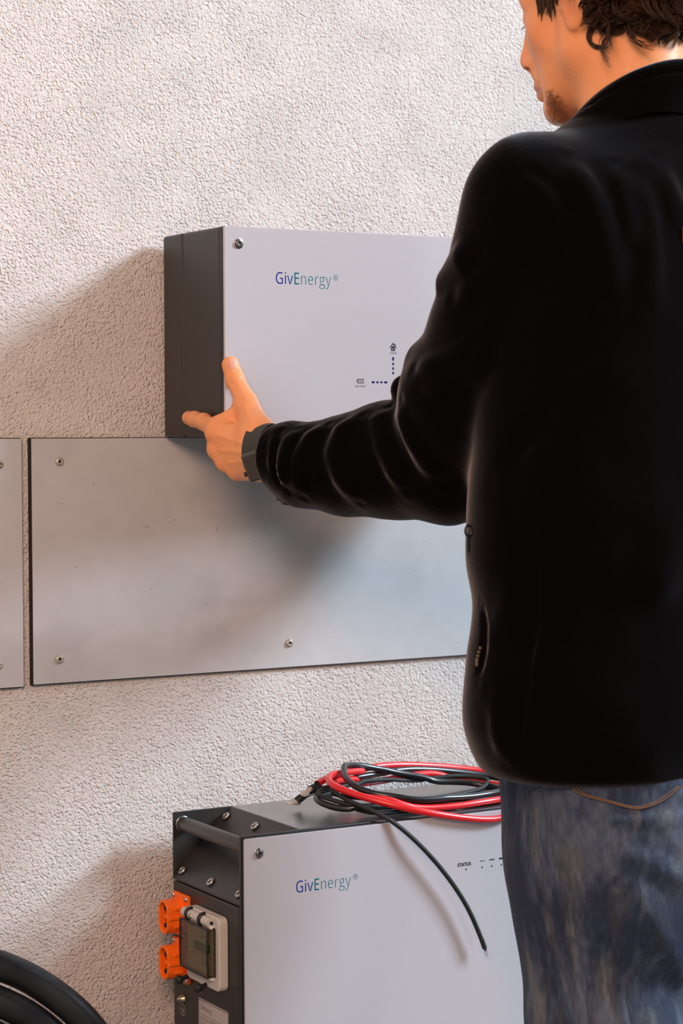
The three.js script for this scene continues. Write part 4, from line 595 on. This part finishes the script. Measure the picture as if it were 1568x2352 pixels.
    for (let i = 0; i < 820; i++) {
      const z = R() * 2 - 1, t = R() * 6.283, s = Math.sqrt(1 - z * z), q = [CRAN[0][0] + (CRAN[1][0] + 0.009) * s * Math.cos(t), CRAN[0][1] + (CRAN[1][1] + 0.009) * z, CRAN[0][2] + (CRAN[1][2] + 0.009) * s * Math.sin(t)];
      if (hairline(q) > -0.004 || q[1] < -0.028 || (q[2] > 0.012 && q[1] < 0.035) ) continue; if (Math.abs(q[0]) > 0.05 && hyp((q[1] - 0.004) / 0.036, (q[2] + 0.006) / 0.030) < 1) continue;
      const out = [s * Math.cos(t), z, s * Math.sin(t)], sweep = sstep(0.0, 0.06, q[2]), w = fromHead([q[0] + out[0] * (1 - 0.4 * sweep), q[1] + out[1] * (0.2 + 0.5 * sweep) - 1.1 * (1 - sweep) + 0.2 * sweep, q[2] + out[2] * (1 - sweep) - 0.35 - 0.75 * sweep]).map((v, k) => v - fromHead(q)[k]);
      geos.push(...lock(fromHead(q), w, 0.035 + 0.03 * R(), 0.003 + 0.003 * R(), 0.004 + 0.006 * R(), 0.5 + 0.7 * R(), R() * R()));
    }
    // locks that show below the ear and on the nape, and the sideburn
    const off = (p, o) => { const e = 0.002, h = headField(p), g = [0, 1, 2].map((k) => { const a = [...p]; a[k] += e; return (headField(a) - h) / e; }), l = hyp(...g); return p.map((v, k) => v - g[k] / l * (h / l - o)); };
    const vis = [[0.216,1.5931,0.6198], [0.2217,1.5916,0.6213], [0.2256,1.5886,0.6251], [0.2295,1.5916,0.6312], [0.2348,1.5902,0.6369], [0.241,1.5872,0.6422], [0.247,1.5834,0.6463], [0.2534,1.578,0.6498], [0.261,1.5737,0.6533], [0.2685,1.5775,0.6562], [0.2776,1.5754,0.6578], [0.287,1.5798,0.6584], [0.2975,1.5783,0.657], [0.3084,1.5808,0.6537], [0.2234,1.5871,0.6221], [0.2503,1.5842,0.6487], [0.2441,1.5914,0.6456], [0.2717,1.5874,0.6579], [0.2879,1.5897,0.6594], [0.3051,1.5928,0.6563], [0.2601,1.5878,0.6544], [0.2317,1.5853,0.6321]];
    for (const b of vis) for (let j = 0; j < 9; j++) { const p = off(b.map((v) => v + (R() - 0.5) * 0.014), 0.004 + 0.009 * R()); geos.push(...lock(p, [(R() - 0.5) * 0.5, -1, (R() - 0.5) * 0.3], 0.014 + 0.010 * R(), 0.0024 + 0.0022 * R(), 0.0035 + 0.005 * R(), 0.5 + 0.6 * R(), R() * R())); }
    for (let j = 0; j < 7; j++) { const c = off([0.2372,1.5708,0.6354], 0.004 + 0.0008 * j), g = new THREE.TorusGeometry(0.0128 - 0.0012 * j, 0.0016, 6, 36, 5.4).rotateZ(0.9 + 0.2 * j).rotateY(-0.62).translate(...c.map((v, k) => v + (R() - 0.5) * 0.002)); const col = new Float32Array(g.attributes.position.count * 3); for (let i = 0; i < col.length; i += 3) col.set(tone(0.1 + 0.12 * (j % 3)), i); g.setAttribute('color', new THREE.BufferAttribute(col, 3)); g.deleteAttribute('uv'); geos.push(g); }
    const burn = [[0.201,1.6031,0.5489], [0.2021,1.6005,0.5537], [0.2024,1.6023,0.5596], [0.203,1.5996,0.565], [0.2024,1.5992,0.5722], [0.2018,1.5997,0.5792], [0.201,1.6044,0.5519], [0.2022,1.6026,0.563]]; for (const b of burn) for (let j = 0; j < 5; j++) geos.push(...lock(b.map((v, k) => v + (k === 1 ? 0.004 : 0) + (R() - 0.5) * 0.006), [0.1 + (R() - 0.5) * 0.3, -1, -0.05], 0.007 + 0.013 * R(), 0.0020, 0.0006, 0.3, 0.3 + 0.5 * R(), 7));
    part('hair', mergeGeometries(geos.map((g) => g.index ? g.toNonIndexed() : g)), brown, man);
    const beard = [], RB = rng(5); const chinSpots = [[0.2275,1.5005,0.5363], [0.2336,1.4955,0.5415], [0.2413,1.4912,0.5431], [0.2335,1.4919,0.5337], [0.2414,1.4861,0.5349], [0.224,1.5059,0.5395], [0.2279,1.5026,0.5454], [0.2427,1.4929,0.549], [0.2476,1.4845,0.5361], [0.2292,1.4971,0.5307], [0.2357,1.4866,0.5283]];
    for (const b of chinSpots) for (let j = 0; j < 110; j++) { const p = b.map((v) => v + (RB() - 0.5) * 0.017), h = headField(p), e = 0.001, g = [0, 1, 2].map((k) => { const a = [...p]; a[k] += e; return (headField(a) - h) / e; }), s = p.map((v, k) => v - g[k] * h), d = [g[0] * 0.5 - 0.1, g[1] * 0.5 - 0.9, g[2] * 0.5 - 0.2], l = 0.0016 + 0.0026 * RB(); beard.push(new THREE.CylinderGeometry(0.00006, 0.00016, l, 3, 1, true).translate(0, l / 2, 0).applyQuaternion(new THREE.Quaternion().setFromUnitVectors(new THREE.Vector3(0, 1, 0), new THREE.Vector3(...d).normalize())).translate(...s)); }
    part('beard', clean(beard), M([0.2, 0.075, 0.022], 0.6), man);
    const lashes = []; for (let j = 0; j < 5; j++) { const q = [0.031 + j * 0.0014, 0.0065, 0.0855 - j * 0.0009], a = fromHead(q), b = fromHead([q[0] + 0.001, q[1] - 0.0045, q[2] + 0.0045]), c = fromHead([q[0] + 0.0015, q[1] - 0.006, q[2] + 0.009]); lashes.push(tube([a, b, c], 0.00013, 6, 4)); }
    part('eyelashes', clean(lashes), M([0.02, 0.01, 0.006], 0.6), man);
  }

  // watch on the left wrist
  {
    const w = new THREE.Group(); w.name = 'watch'; w.userData.label = 'dark wristwatch with a square case'; man.add(w);
    const strapC = [0.013,1.118,0.2701], ax = new THREE.Vector3(...wristAxis), up = new THREE.Vector3(0, 1, 0).addScaledVector(ax, -ax.y).normalize(), sd = new THREE.Vector3().crossVectors(ax, up);
    const sg = new THREE.CylinderGeometry(0.0268, 0.0268, 0.022, 48, 1, true), sg2 = new THREE.TorusGeometry(0.0260, 0.0012, 6, 48).rotateX(Math.PI / 2), basis = new THREE.Matrix4().makeBasis(sd, ax, up.clone().multiplyScalar(1.2)).setPosition(strapC[0], strapC[1] + 0.003, strapC[2]);
    part('strap', clean([sg, sg2.clone().translate(0, 0.0108, 0), sg2.clone().translate(0, -0.0108, 0)]).applyMatrix4(basis), M([0.028, 0.024, 0.018], 0.55), w);
    const cp = [-0.0105,1.1209,0.2866], cq = [0.0001,1.09,0.2895], dirv = new THREE.Vector3(cq[0] - cp[0], cq[1] - cp[1], cq[2] - cp[2]), L = dirv.length(); dirv.normalize();
    const outv = new THREE.Vector3(-0.62, -0.1, 0.78); outv.addScaledVector(dirv, -outv.dot(dirv)).normalize(); const axv = new THREE.Vector3().crossVectors(outv, dirv);
    const cm = new THREE.Matrix4().makeBasis(dirv, axv, outv).setPosition(...cp.map((v, k) => (v + cq[k]) / 2));
    const body = part('case', new RoundedBoxGeometry(L * 1.05, 0.03, 0.0095, 4, 0.004).applyMatrix4(cm), M([0.035, 0.024, 0.016], 0.3, { clearcoat: 0.6 }), w);
    part('button', new THREE.CylinderGeometry(0.0028, 0.0028, 0.003, 14).translate(0.006, -0.0162, 0).applyMatrix4(cm), blackHole, w);
  }
}
renderer.render(scene, camera);
